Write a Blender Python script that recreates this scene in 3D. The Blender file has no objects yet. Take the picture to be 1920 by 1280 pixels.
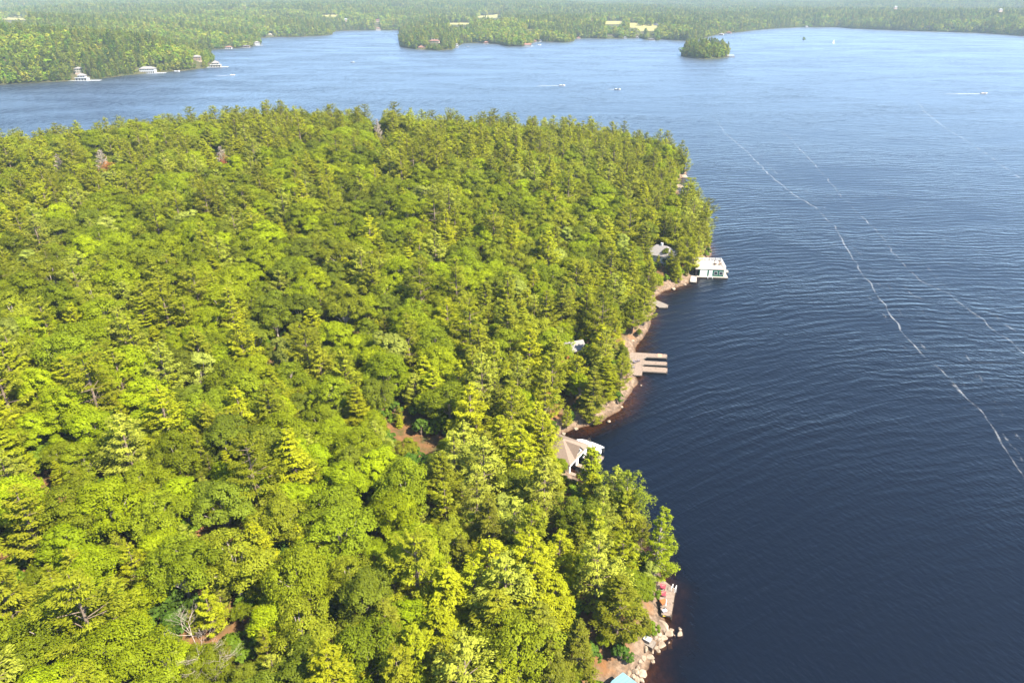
import bpy, bmesh, math, random
import numpy as np
from mathutils import Vector, Matrix

# ------------------------------------------------------------------ scene, camera, light
scene = bpy.context.scene
C = scene.collection
R = math.radians
CAM_H = 90.0
FPX = 1280.0                      # focal length in pixels of the 1920 px wide photograph
HORIZON = -10.0
PITCH = math.atan((640 - HORIZON) / FPX)
SP, CP = math.sin(PITCH), math.cos(PITCH)

cam_d = bpy.data.cameras.new('camera')
cam_d.sensor_width = 36.0
cam_d.lens = 36.0 * FPX / 1920.0
cam_d.clip_start = 0.5
cam_d.clip_end = 40000
cam = bpy.data.objects.new('camera', cam_d)
C.objects.link(cam)
cam.location = (0, 0, CAM_H)
cam.rotation_euler = (math.pi / 2 - PITCH, 0, 0)
scene.camera = cam

SUN_AZ, SUN_EL = R(120), R(50)    # azimuth clockwise from +Y
world = bpy.data.worlds.new('World')
scene.world = world
world.use_nodes = True
wn = world.node_tree.nodes
sky = wn.new('ShaderNodeTexSky')
sky.sky_type = 'NISHITA'
sky.sun_disc = False
sky.sun_elevation = SUN_EL
sky.sun_rotation = SUN_AZ
sky.altitude = 300
sky.air_density = 1.0
sky.dust_density = 0.25
sky.ozone_density = 3.0
wn['Background'].inputs['Strength'].default_value = 0.098
world.node_tree.links.new(sky.outputs[0], wn['Background'].inputs['Color'])

sun_d = bpy.data.lights.new('sun', 'SUN')
sun_d.energy = 5.0
sun_d.angle = R(0.53)
sun_d.color = (1.0, 0.91, 0.74)
sun = bpy.data.objects.new('sun', sun_d)
C.objects.link(sun)
sdir = Vector((math.sin(SUN_AZ) * math.cos(SUN_EL), math.cos(SUN_AZ) * math.cos(SUN_EL), math.sin(SUN_EL)))
sun.rotation_euler = sdir.to_track_quat('Z', 'Y').to_euler()
sun.location = (200, -100, 300)

scene.view_settings.view_transform = 'Standard'
scene.view_settings.look = 'None'
scene.view_settings.exposure = 1.78
scene.view_settings.gamma = 1.0
scene.view_settings.use_curve_mapping = False
scene.render.engine = 'CYCLES'
scene.cycles.max_bounces = 6
scene.cycles.transparent_max_bounces = 8
scene.cycles.volume_bounces = 0
scene.cycles.caustics_reflective = False
scene.cycles.caustics_refractive = False

# ------------------------------------------------------------------ helpers
def ray(px, py):
    u = (px - 960) / FPX
    v = (640 - py) / FPX
    return np.array([u, CP + v * SP, -SP + v * CP])

def P(px, py, z=0.0):
    """point at height z on the ray through a photo pixel"""
    d = ray(px, py)
    t = (z - CAM_H) / d[2]
    return Vector((d[0] * t, d[1] * t, z))

def proj(x, y, z):
    """world -> photo pixel (arrays)"""
    dz = z - CAM_H
    f = y * CP - dz * SP
    up = y * SP + dz * CP
    f = np.maximum(f, 1e-3)
    return 960 + FPX * x / f, 640 - FPX * up / f, f

def vnoise(x, y, seed=0):
    x = np.asarray(x, float); y = np.asarray(y, float)
    xi = np.floor(x).astype(np.int64); yi = np.floor(y).astype(np.int64)
    fx = x - xi; fy = y - yi
    fx = fx * fx * (3 - 2 * fx); fy = fy * fy * (3 - 2 * fy)
    def h(a, b):
        n = (a * 374761393 + b * 668265263 + seed * 144269504) & 0x7fffffff
        n = ((n ^ (n >> 13)) * 1274126177) & 0x7fffffff
        return ((n ^ (n >> 16)) & 0xffff) / 65535.0
    return (h(xi, yi) * (1 - fx) + h(xi + 1, yi) * fx) * (1 - fy) + (h(xi, yi + 1) * (1 - fx) + h(xi + 1, yi + 1) * fx) * fy

def fbm(x, y, seed=0, o=4):
    s = 0; a = 0.5; t = 0
    for i in range(o):
        s = s + a * vnoise(x * 2 ** i + 17.3 * i, y * 2 ** i - 9.1 * i, seed + i); t += a; a *= 0.5
    return s / t

def sstep(a, b, x):
    t = np.clip((x - a) / (b - a), 0, 1)
    return t * t * (3 - 2 * t)

def poly_sd(px, py, poly):
    """signed distance to a closed polygon, positive inside"""
    px = np.asarray(px, float).ravel(); py = np.asarray(py, float).ravel()
    best = np.full(px.shape, 1e18); inside = np.zeros(px.shape, bool)
    n = len(poly)
    for i in range(n):
        ax, ay = poly[i]; bx, by = poly[(i + 1) % n]
        dx, dy = bx - ax, by - ay
        t = np.clip(((px - ax) * dx + (py - ay) * dy) / (dx * dx + dy * dy + 1e-9), 0, 1)
        best = np.minimum(best, (px - ax - t * dx) ** 2 + (py - ay - t * dy) ** 2)
        c = (ay > py) != (by > py)
        with np.errstate(divide='ignore', invalid='ignore'):
            xx = (bx - ax) * (py - ay) / (by - ay + 1e-12) + ax
        inside ^= c & (px < xx)
    d = np.sqrt(best)
    return np.where(inside, d, -d)

def np_mesh(name, V, F, mats=(), fmat=None, attrs=None, smooth=False):
    """V (n,3), F (m,k) constant k"""
    V = np.asarray(V, np.float32); F = np.asarray(F, np.int32)
    me = bpy.data.meshes.new(name)
    k = F.shape[1]
    me.vertices.add(len(V)); me.vertices.foreach_set('co', V.ravel())
    me.loops.add(F.size); me.loops.foreach_set('vertex_index', F.ravel())
    me.polygons.add(len(F))
    me.polygons.foreach_set('loop_start', np.arange(0, F.size, k, dtype=np.int32))
    me.polygons.foreach_set('loop_total', np.full(len(F), k, np.int32))
    for m in mats: me.materials.append(m)
    if fmat is not None: me.polygons.foreach_set('material_index', np.asarray(fmat, np.int32))
    if smooth: me.polygons.foreach_set('use_smooth', np.ones(len(F), bool))
    me.update(calc_edges=True)
    for an, (dom, arr) in (attrs or {}).items():
        a = me.attributes.new(an, 'FLOAT', dom); a.data.foreach_set('value', np.asarray(arr, np.float32).ravel())
    return me

def link(name, me, parent=None, loc=None, rotz=None):
    o = bpy.data.objects.new(name, me); C.objects.link(o)
    if parent is not None: o.parent = parent
    if loc is not None: o.location = loc
    if rotz is not None: o.rotation_euler = (0, 0, rotz)
    return o

def tag(o, label=None, cat=None, group=None, kind=None):
    if label: o['label'] = label
    if cat: o['category'] = cat
    if group: o['group'] = group
    if kind: o['kind'] = kind
    return o

def thing(name, label, cat, loc=(0, 0, 0), rotz=0, group=None):
    o = bpy.data.objects.new(name, None); C.objects.link(o)
    o.empty_display_size = 0.5
    o.location = loc; o.rotation_euler = (0, 0, rotz)
    return tag(o, label, cat, group)

class MB:
    """collects simple shapes, builds one mesh object"""
    def __init__(self): self.v = []; self.f = []
    def add(self, vs, fs):
        o = len(self.v); self.v += [tuple(p) for p in vs]; self.f += [tuple(i + o for i in f) for f in fs]; return self
    def box(self, x0, x1, y0, y1, z0, z1):
        vs = [(x, y, z) for z in (z0, z1) for y in (y0, y1) for x in (x0, x1)]
        return self.add(vs, [(0, 2, 3, 1), (4, 5, 7, 6), (0, 1, 5, 4), (2, 6, 7, 3), (0, 4, 6, 2), (1, 3, 7, 5)])
    def prism(self, pts, z0, z1):
        a = sum(pts[i][0] * pts[(i + 1) % len(pts)][1] - pts[(i + 1) % len(pts)][0] * pts[i][1] for i in range(len(pts)))
        if a < 0: pts = pts[::-1]
        n = len(pts)
        vs = [(p[0], p[1], z0) for p in pts] + [(p[0], p[1], z1) for p in pts]
        fs = [tuple(range(n - 1, -1, -1)), tuple(range(n, 2 * n))] + [(i, (i + 1) % n, n + (i + 1) % n, n + i) for i in range(n)]
        return self.add(vs, fs)
    def tube(self, a, b, r0, r1=None, n=6):
        a = Vector(a); b = Vector(b); r1 = r0 if r1 is None else r1
        d = (b - a); q = d.to_track_quat('Z', 'Y')
        vs = []
        for p, r in ((a, r0), (b, r1)):
            for i in range(n):
                w = 2 * math.pi * i / n
                vs.append(p + q @ Vector((r * math.cos(w), r * math.sin(w), 0)))
        fs = [(i, (i + 1) % n, n + (i + 1) % n, n + i) for i in range(n)] + [tuple(range(n - 1, -1, -1)), tuple(range(n, 2 * n))]
        return self.add(vs, fs)
    def mesh(self, name, mat, bevel=0):
        me = bpy.data.meshes.new(name)
        me.from_pydata(self.v, [], self.f); me.materials.append(mat)
        if bevel:
            bm = bmesh.new(); bm.from_mesh(me)
            bmesh.ops.bevel(bm, geom=bm.edges[:], offset=bevel, segments=1, affect='EDGES')
            bm.to_mesh(me); bm.free()
        me.update(); return me
    def build(self, name, mat, parent=None, bevel=0, **k):
        return link(name, self.mesh(name, mat, bevel), parent, **k)

# ------------------------------------------------------------------ materials
def newmat(name):
    m = bpy.data.materials.new(name); m.use_nodes = True
    nt = m.node_tree; b = nt.nodes['Principled BSDF']
    return m, nt, nt.nodes, nt.links, b

def surf(name, col, rough=0.7, var=0.25, scale=3.0, bump=0.0, col2=None, metal=0.0, spec=0.3, stretch=(1, 1, 1)):
    m, nt, N, L, b = newmat(name)
    tc = N.new('ShaderNodeTexCoord'); mp = N.new('ShaderNodeMapping'); mp.inputs['Scale'].default_value = stretch
    L.new(tc.outputs['Object'], mp.inputs['Vector'])
    no = N.new('ShaderNodeTexNoise'); no.inputs['Scale'].default_value = scale; no.inputs['Detail'].default_value = 6
    L.new(mp.outputs[0], no.inputs['Vector'])
    rp = N.new('ShaderNodeValToRGB'); rp.color_ramp.elements[0].position = 0.3; rp.color_ramp.elements[1].position = 0.72
    c2 = col2 or tuple(min(1, c * (1 + var)) for c in col)
    c1 = col if col2 else tuple(c * (1 - var) for c in col)
    rp.color_ramp.elements[0].color = (*c1, 1); rp.color_ramp.elements[1].color = (*c2, 1)
    L.new(no.outputs['Fac'], rp.inputs[0]); L.new(rp.outputs[0], b.inputs['Base Color'])
    b.inputs['Roughness'].default_value = rough; b.inputs['Metallic'].default_value = metal
    b.inputs['Specular IOR Level'].default_value = spec
    if bump:
        bp = N.new('ShaderNodeBump'); bp.inputs['Strength'].default_value = 1.0; bp.inputs['Distance'].default_value = bump
        L.new(no.outputs['Fac'], bp.inputs['Height']); L.new(bp.outputs[0], b.inputs['Normal'])
    return m

def foliage(name, col, huev=0.007, valv=0.26, trans=0.2):
    m, nt, N, L, b = newmat(name)
    at = N.new('ShaderNodeAttribute'); at.attribute_name = 'tint'
    oi = N.new('ShaderNodeObjectInfo')
    hs = N.new('ShaderNodeHueSaturation'); hs.inputs['Color'].default_value = (*col, 1)
    mh = N.new('ShaderNodeMapRange'); mh.inputs['To Min'].default_value = 0.5 - huev; mh.inputs['To Max'].default_value = 0.5 + huev
    L.new(oi.outputs['Random'], mh.inputs['Value']); L.new(mh.outputs[0], hs.inputs['Hue'])
    m2 = N.new('ShaderNodeMath'); m2.operation = 'MULTIPLY'; m2.inputs[1].default_value = 7.31
    L.new(oi.outputs['Random'], m2.inputs[0])
    fr = N.new('ShaderNodeMath'); fr.operation = 'FRACT'; L.new(m2.outputs[0], fr.inputs[0])
    mv = N.new('ShaderNodeMapRange'); mv.inputs['To Min'].default_value = 1 - valv; mv.inputs['To Max'].default_value = 1 + valv * 0.7
    L.new(fr.outputs[0], mv.inputs['Value'])
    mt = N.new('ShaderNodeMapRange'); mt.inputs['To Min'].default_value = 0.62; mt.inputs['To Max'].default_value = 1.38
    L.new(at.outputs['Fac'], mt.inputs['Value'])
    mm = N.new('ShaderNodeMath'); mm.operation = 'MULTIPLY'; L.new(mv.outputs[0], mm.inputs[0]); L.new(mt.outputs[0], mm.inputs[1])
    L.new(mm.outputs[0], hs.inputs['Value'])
    L.new(hs.outputs[0], b.inputs['Base Color'])
    b.inputs['Roughness'].default_value = 0.55; b.inputs['Specular IOR Level'].default_value = 0.06
    tr = N.new('ShaderNodeBsdfTranslucent')
    wm = N.new('ShaderNodeMix'); wm.data_type = 'RGBA'; wm.blend_type = 'MULTIPLY'; wm.inputs[0].default_value = 1.0
    L.new(hs.outputs[0], wm.inputs[6]); wm.inputs[7].default_value = (1.25, 1.15, 0.5, 1)
    L.new(wm.outputs[2], tr.inputs['Color'])
    ms = N.new('ShaderNodeMixShader'); ms.inputs[0].default_value = trans
    L.new(b.outputs[0], ms.inputs[1]); L.new(tr.outputs[0], ms.inputs[2])
    L.new(ms.outputs[0], N['Material Output'].inputs['Surface'])
    return m

M = {}
M['bark'] = surf('bark', (0.16, 0.12, 0.09), 0.9, 0.4, 4, 0.03)
M['bark_grey'] = surf('bark_grey', (0.34, 0.29, 0.24), 0.9, 0.3, 4, 0.02)
M['dead_twig'] = surf('dead_twig', (0.36, 0.30, 0.25), 0.9, 0.3, 4)
M['rust'] = foliage('rust_needles', (0.33, 0.13, 0.045), 0.01, 0.2, 0.2)
M['rock'] = surf('granite', (0.30, 0.21, 0.165), 0.85, 0.3, 1.3, 0.25, col2=(0.52, 0.42, 0.35))
M['boulder'] = surf('boulder_stone', (0.19, 0.14, 0.10), 0.85, 0.3, 1.6, 0.08, col2=(0.33, 0.265, 0.20))
M['wood'] = surf('weathered_wood', (0.18, 0.135, 0.105), 0.85, 0.3, 3.0, 0.01, col2=(0.29, 0.225, 0.18))
M['wood_grey'] = surf('grey_wood', (0.16, 0.135, 0.115), 0.85, 0.3, 3.0, 0.01, col2=(0.24, 0.205, 0.175))
M['wood_red'] = surf('red_wood', (0.48, 0.24, 0.16), 0.85, 0.2, 3.0)
M['wood_dark'] = surf('dark_wood', (0.08, 0.055, 0.04), 0.9, 0.3, 3.0)
M['white'] = surf('white_paint', (0.76, 0.75, 0.72), 0.5, 0.06, 2)
M['deck_white'] = surf('white_deck', (0.36, 0.325, 0.29), 0.7, 0.10, 1.5)
M['green'] = surf('green_paint', (0.012, 0.10, 0.065), 0.5, 0.2, 2)
M['glass'] = surf('window_glass', (0.02, 0.025, 0.03), 0.08, 0.2, 1, spec=0.6)
M['dark'] = surf('shade_and_post_black', (0.015, 0.013, 0.012), 0.9, 0.2, 1)  # near-black that paints the shade inside openings; also colours the shelter posts
M['brown_roof'] = surf('brown_shingle', (0.185, 0.138, 0.108), 0.9, 0.18, 5, 0.02)
M['grey_roof'] = surf('grey_shingle', (0.21, 0.195, 0.19), 0.9, 0.18, 5, 0.02)
M['dark_roof'] = surf('dark_shingle', (0.10, 0.09, 0.09), 0.9, 0.2, 3)
M['red_roof'] = surf('red_brown_shingle', (0.20, 0.105, 0.075), 0.9, 0.2, 3)
M['blue_roof'] = surf('pale_blue_metal', (0.15, 0.31, 0.37), 0.5, 0.08, 0.6, spec=0.5)
M['far_white'] = surf('aged_white_siding', (0.36, 0.37, 0.38), 0.7, 0.08, 2)
M['cream'] = surf('cream_siding', (0.36, 0.32, 0.26), 0.7, 0.1, 2)
M['tan'] = surf('tan_siding', (0.22, 0.15, 0.10), 0.8, 0.15, 2)
M['orange_wood'] = surf('orange_cedar', (0.30, 0.11, 0.035), 0.7, 0.2, 2)
M['pink'] = surf('red_plastic', (0.36, 0.055, 0.085), 0.45, 0.1, 3)
M['black'] = surf('black_rubber', (0.02, 0.02, 0.022), 0.5, 0.2, 3)
M['hull'] = surf('white_gelcoat', (0.80, 0.80, 0.80), 0.2, 0.03, 1, spec=0.5)
M['canvas'] = surf('dark_canvas', (0.07, 0.05, 0.06), 0.8, 0.2, 3)
M['metal'] = surf('bare_metal', (0.55, 0.55, 0.55), 0.35, 0.1, 3, metal=0.8)
M['yellow'] = surf('yellow_plastic', (0.6, 0.45, 0.05), 0.5, 0.1, 3)
M['wire'] = surf('aluminium_wire', (0.5, 0.48, 0.42), 0.5, 0.1, 3)

# ------------------------------------------------------------------ land outlines
NEAR_PX = [(900, 1700), (1080, 1400), (1150, 1300), (1196, 1275), (1212, 1248), (1217, 1222), (1232, 1204), (1246, 1188), (1246, 1165),
           (1242, 1140), (1238, 1118), (1240, 1092), (1236, 1070), (1212, 1042), (1165, 990), (1115, 935), (1078, 893),
           (1048, 868), (1034, 846), (1042, 824), (1074, 803), (1098, 799), (1131, 790), (1150, 772), (1168, 757), (1186, 736),
           (1197, 714), (1188, 700), (1185, 668), (1192, 652), (1206, 634), (1212, 618), (1220, 596), (1230, 570),
           (1226, 557), (1240, 548), (1258, 542), (1280, 535), (1296, 524), (1303, 506), (1322, 489), (1333, 480), (1334, 466),
           (1326, 440), (1310, 410), (1290, 380), (1272, 358), (1260, 351), (1268, 345), (1281, 332), (1287, 325), (1284, 314),
           (1262, 303), (1200, 291), (1100, 281), (1000, 276), (850, 268), (700, 263), (500, 263), (300, 276), (150, 296), (0, 318), (-150, 335), (-420, 350)]
NEAR = [(P(x, y).x, P(x, y).y) for x, y in NEAR_PX] + [(-480, 300), (-420, -60), (0, -60)]

FAR_PX = [(-700, 205), (-300, 180), (-100, 166), (0, 159), (60, 156), (135, 151.5), (185, 148), (240, 141), (300, 135.5), (340, 133), (385, 128), (398, 122),
          (401, 113), (385, 104), (362, 98), (372, 93), (400, 93), (440, 91), (470, 88), (487, 84), (490, 79), (478, 75), (490, 71),
          (520, 70), (560, 69.5), (600, 67.5), (621, 65.5), (624, 61), (630, 58.5), (660, 57.5), (700, 57), (748, 57), (752, 64), (749, 76), (751, 88),
          (780, 92.5), (820, 95), (848, 93), (857, 87), (870, 81), (900, 81), (935, 83), (950, 87), (985, 87), (997, 81), (1010, 78), (1030, 79),
          (1060, 80), (1075, 77.5), (1078, 73), (1100, 72), (1140, 73), (1200, 71.5), (1214, 75.5), (1232, 76), (1240, 74), (1262, 76), (1292, 77),
          (1318, 72), (1340, 66), (1360, 63), (1390, 60), (1420, 56.5), (1455, 53.5), (1500, 51.5), (1570, 51.5), (1600, 54),
          (1650, 56), (1700, 58), (1780, 60.5), (1850, 63), (1920, 68), (2020, 77), (2250, 100), (2500, 120)]
FARP = [(P(x, y).x, P(x, y).y) for x, y in FAR_PX] + [(16000, 3000), (16000, 16000), (-16000, 16000), (-16000, 600)]
ISL_PX = [(1276, 104.5), (1283, 107), (1300, 109.5), (1322, 111), (1345, 110.5), (1360, 108), (1367, 105), (1364, 101), (1345, 98.5), (1315, 97.5), (1292, 99), (1280, 101.5)]
ISL = [(P(x, y).x, P(x, y).y) for x, y in ISL_PX]
ISLET_PX = [(1500, 77.6), (1507, 78.6), (1514, 78), (1512, 76.6), (1503, 76.4)]
ISLET = [(P(x, y).x, P(x, y).y) for x, y in ISLET_PX]

def near_h(x, y, d=None):
    x = np.asarray(x, float); y = np.asarray(y, float)
    if d is None: d = poly_sd(x, y, NEAR).reshape(x.shape)
    d = d + (fbm(x / 5.0, y / 5.0, 3) - 0.5) * 2.4
    up = 4.6 * (1 - np.exp(-np.maximum(d, 0) / 8.5)) + 13.5 * sstep(12, 125, d) + (fbm(x / 45, y / 45, 8) - 0.5) * 9 * sstep(10, 60, d)
    up = up + 4.0 * np.exp(-(((x + 90) / 110) ** 2 + ((y - 330) / 90) ** 2)) * sstep(10, 60, d)
    led = np.abs(fbm(x / 4.5 + 0.25 * y, y / 4.5, 15, 3) - 0.5) * 2
    up = up + ((fbm(x / 2.6, y / 2.6, 5) - 0.5) * 1.2 + (0.35 - led) * 1.5 * sstep(16, 4, d)) * sstep(0.0, 2.0, d)
    dn = np.maximum(d * 0.33 + (fbm(x / 3, y / 3, 6) - 0.5) * 0.5 * sstep(0, -3, d), -6)
    return np.where(d > 0, up, dn)

def far_h(x, y):
    x = np.asarray(x, float); y = np.asarray(y, float); sh = x.shape
    d = poly_sd(x, y, FARP).reshape(sh)
    di = poly_sd(x, y, ISL).reshape(sh)
    dj = poly_sd(x, y, ISLET).reshape(sh)
    up = 0.3 + 21.7 * (1 - np.exp(-np.maximum(d, 0) / 85.0))
    up = up + 44 * (fbm(x / 620 + 3.1, y / 620, 21, 3) - 0.32) * sstep(60, 500, d)
    up = up + 75 * np.maximum(fbm(x / 1500 + 5, y / 1500 + 1.5, 31, 3) - 0.42, 0) * sstep(400, 2200, d)
    up = up + 62 * np.clip((y - 3300) / 6500, 0, 1.4)
    up = up + 13 * np.exp(-((x + 590) / 260) ** 2 - ((y - 1000) / 110) ** 2) * sstep(0, 70, d)
    h = np.where(d > 0, up, np.maximum(d * 0.1, -4))
    hi = np.where(di > 0, 0.6 + 8 * (1 - np.exp(-di / 14)), np.maximum(di * 0.25, -4))
    hj = np.where(dj > 0, 1.2 * (1 - np.exp(-dj / 2)) + 0.2, np.maximum(dj * 0.3, -4))
    return np.maximum(np.maximum(h, hi), hj), d, di

def ground_pt(px, py):
    """pixel -> point on the near headland's ground"""
    d = ray(px, py)
    ts = np.linspace(30, 700, 2600)
    X, Y, Z = d[0] * ts, d[1] * ts, CAM_H + d[2] * ts
    h = np.maximum(near_h(X, Y), 0)
    i = np.argmax(Z <= h)
    return Vector((X[i], Y[i], max(h[i], 0)))

# ------------------------------------------------------------------ ground, far land
def ground_mat():
    m, nt, N, L, b = newmat('forest_floor')
    geo = N.new('ShaderNodeNewGeometry')
    at = N.new('ShaderNodeAttribute'); at.attribute_name = 'shore'
    n1 = N.new('ShaderNodeTexNoise'); n1.inputs['Scale'].default_value = 0.35; n1.inputs['Detail'].default_value = 8
    n2 = N.new('ShaderNodeTexNoise'); n2.inputs['Scale'].default_value = 1.1; n2.inputs['Detail'].default_value = 8; n2.inputs['Roughness'].default_value = 0.65
    for n in (n1, n2): L.new(geo.outputs['Position'], n.inputs['Vector'])
    litter = N.new('ShaderNodeValToRGB')
    e = litter.color_ramp.elements
    e[0].position = 0.3; e[0].color = (0.05, 0.055, 0.015, 1); e[1].position = 0.7; e[1].color = (0.20, 0.095, 0.038, 1)
    q = e.new(0.5); q.color = (0.13, 0.07, 0.03, 1)
    L.new(n1.outputs['Fac'], litter.inputs[0])
    rock = N.new('ShaderNodeValToRGB')
    e = rock.color_ramp.elements
    e[0].position = 0.32; e[0].color = (0.09, 0.064, 0.046, 1); e[1].position = 0.66; e[1].color = (0.25, 0.18, 0.128, 1)
    q = e.new(0.5); q.color = (0.175, 0.122, 0.085, 1)
    vo = N.new('ShaderNodeTexVoronoi'); vo.feature = 'DISTANCE_TO_EDGE'; vo.inputs['Scale'].default_value = 0.36
    wv = N.new('ShaderNodeMix'); wv.data_type = 'RGBA'; wv.blend_type = 'LINEAR_LIGHT'; wv.inputs[0].default_value = 0.9
    L.new(geo.outputs['Position'], wv.inputs[6]); L.new(n2.outputs['Color'], wv.inputs[7]); L.new(wv.outputs[2], vo.inputs['Vector'])
    crk = N.new('ShaderNodeMapRange'); crk.inputs['From Max'].default_value = 0.12; crk.inputs['To Min'].default_value = -0.14; crk.inputs['To Max'].default_value = 0.0
    L.new(vo.outputs['Distance'], crk.inputs['Value'])
    rin = N.new('ShaderNodeMath'); rin.operation = 'ADD'; L.new(n2.outputs['Fac'], rin.inputs[0]); L.new(crk.outputs[0], rin.inputs[1])
    L.new(rin.outputs[0], rock.inputs[0])
    ad = N.new('ShaderNodeMath'); ad.operation = 'MULTIPLY_ADD'; ad.inputs[1].default_value = 7.0
    L.new(n1.outputs['Fac'], ad.inputs[0]); L.new(at.outputs['Fac'], ad.inputs[2])
    mr = N.new('ShaderNodeMapRange'); mr.inputs['From Min'].default_value = 5.5; mr.inputs['From Max'].default_value = 8.0
    L.new(ad.outputs[0], mr.inputs['Value'])
    mx = N.new('ShaderNodeMix'); mx.data_type = 'RGBA'
    L.new(mr.outputs[0], mx.inputs[0]); L.new(rock.outputs[0], mx.inputs[6]); L.new(litter.outputs[0], mx.inputs[7])
    # wet dark band and amber shallows
    sx = N.new('ShaderNodeSeparateXYZ'); L.new(geo.outputs['Position'], sx.inputs[0])
    wet = N.new('ShaderNodeMapRange'); wet.inputs['From Min'].default_value = -0.1; wet.inputs['From Max'].default_value = 0.5
    L.new(sx.outputs['Z'], wet.inputs['Value'])
    mw = N.new('ShaderNodeMix'); mw.data_type = 'RGBA'; mw.blend_type = 'MULTIPLY'; mw.inputs[0].default_value = 1
    wc = N.new('ShaderNodeValToRGB'); wc.color_ramp.elements[0].color = (0.45, 0.36, 0.28, 1); wc.color_ramp.elements[1].color = (1, 1, 1, 1)
    L.new(wet.outputs[0], wc.inputs[0]); L.new(mx.outputs[2], mw.inputs[6]); L.new(wc.outputs[0], mw.inputs[7])
    L.new(mw.outputs[2], b.inputs['Base Color'])
    b.inputs['Roughness'].default_value = 0.9; b.inputs['Specular IOR Level'].default_value = 0.2
    bp = N.new('ShaderNodeBump'); bp.inputs['Strength'].default_value = 0.8; bp.inputs['Distance'].default_value = 0.35
    L.new(n2.outputs['Fac'], bp.inputs['Height']); L.new(bp.outputs[0], b.inputs['Normal'])
    return m
M['ground'] = ground_mat()

def grid_faces(ny, nx, keep=None):
    i = np.arange(ny * nx).reshape(ny, nx)
    f = np.stack([i[:-1, :-1], i[:-1, 1:], i[1:, 1:], i[1:, :-1]], -1).reshape(-1, 4)
    if keep is not None:
        k = keep.reshape(ny, nx)
        kk = (k[:-1, :-1] | k[:-1, 1:] | k[1:, 1:] | k[1:, :-1]).ravel()
        f = f[kk]
    return f

def compact(V, F, attrs):
    used = np.zeros(len(V), bool); used[F.ravel()] = True
    idx = np.cumsum(used) - 1
    return V[used], idx[F], {k: (d, np.asarray(a)[used]) for k, (d, a) in attrs.items()}

gx = np.arange(-400, 150, 1.0); gy = np.arange(0, 480, 1.0)
X, Y = np.meshgrid(gx, gy)
D = poly_sd(X, Y, NEAR).reshape(X.shape)
Zn = near_h(X, Y, D)
V = np.stack([X, Y, Zn], -1).reshape(-1, 3)
keep = (D > -22).ravel() & (np.abs(X).ravel() < (Y.ravel() * 0.80 + 60))
V, F, A = compact(V, grid_faces(*X.shape, keep), {'shore': ('POINT', D.ravel())})
tag(link('headland_ground', np_mesh('headland_ground', V, F, [M['ground']], attrs=A, smooth=True)), kind='structure')

# fields in the far country: pixel rectangles whose ground is mown pasture
FIELDS = [(0, 31, 52, 37), (603, 26, 636, 31), (840, 40, 884, 46), (893, 27, 942, 33), (1134, 37, 1170, 45), (1178, 40, 1200, 52), (1200, 46, 1230, 57), (448, 12, 472, 17), (985, 52, 1000, 56), (1895, 14, 1925, 18)]
def in_field(px, py, pad=0.0):
    r = np.zeros(px.shape, bool)
    for x0, y0, x1, y1 in FIELDS:
        r |= (px > x0 - pad) & (px < x1 + pad) & (py > y0 - 0.5) & (py < y1 + 0.5)
    return r

ang = np.radians(np.linspace(-46, 46, 620)); rad = np.geomspace(600, 13500, 330)
RR, AA = np.meshgrid(rad, ang, indexing='ij')
XF, YF = RR * np.sin(AA), RR * np.cos(AA)
ZF, DF, DI = far_h(XF, YF)
def far_mat():
    m, nt, N, L, b = newmat('far_ground')
    at = N.new('ShaderNodeAttribute'); at.attribute_name = 'field'
    geo = N.new('ShaderNodeNewGeometry')
    n1 = N.new('ShaderNodeTexNoise'); n1.inputs['Scale'].default_value = 0.04; n1.inputs['Detail'].default_value = 6
    L.new(geo.outputs['Position'], n1.inputs['Vector'])
    r = N.new('ShaderNodeValToRGB'); r.color_ramp.elements[0].position = 0.3; r.color_ramp.elements[1].position = 0.7
    r.color_ramp.elements[0].color = (0.03, 0.045, 0.012, 1); r.color_ramp.elements[1].color = (0.09, 0.075, 0.035, 1)
    L.new(n1.outputs['Fac'], r.inputs[0])
    mx = N.new('ShaderNodeMix'); mx.data_type = 'RGBA'; L.new(at.outputs['Fac'], mx.inputs[0]); L.new(r.outputs[0], mx.inputs[6])
    mx.inputs[7].default_value = (0.27, 0.25, 0.09, 1)
    L.new(mx.outputs[2], b.inputs['Base Color']); b.inputs['Roughness'].default_value = 0.95
    b.inputs['Specular IOR Level'].default_value = 0.1
    return m
M['far_ground'] = far_mat()
px_, py_, _ = proj(XF, YF, ZF)
fld = in_field(px_, py_, 3).astype(float) * (DF > 5)
V = np.stack([XF, YF, ZF], -1).reshape(-1, 3)
V, F, A = compact(V, grid_faces(*XF.shape, ((DF > -60) | (DI > -30)).ravel()), {'field': ('POINT', fld.ravel())})
tag(link('far_hills', np_mesh('far_hills', V, F, [M['far_ground']], attrs=A, smooth=True)), kind='structure')

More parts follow.
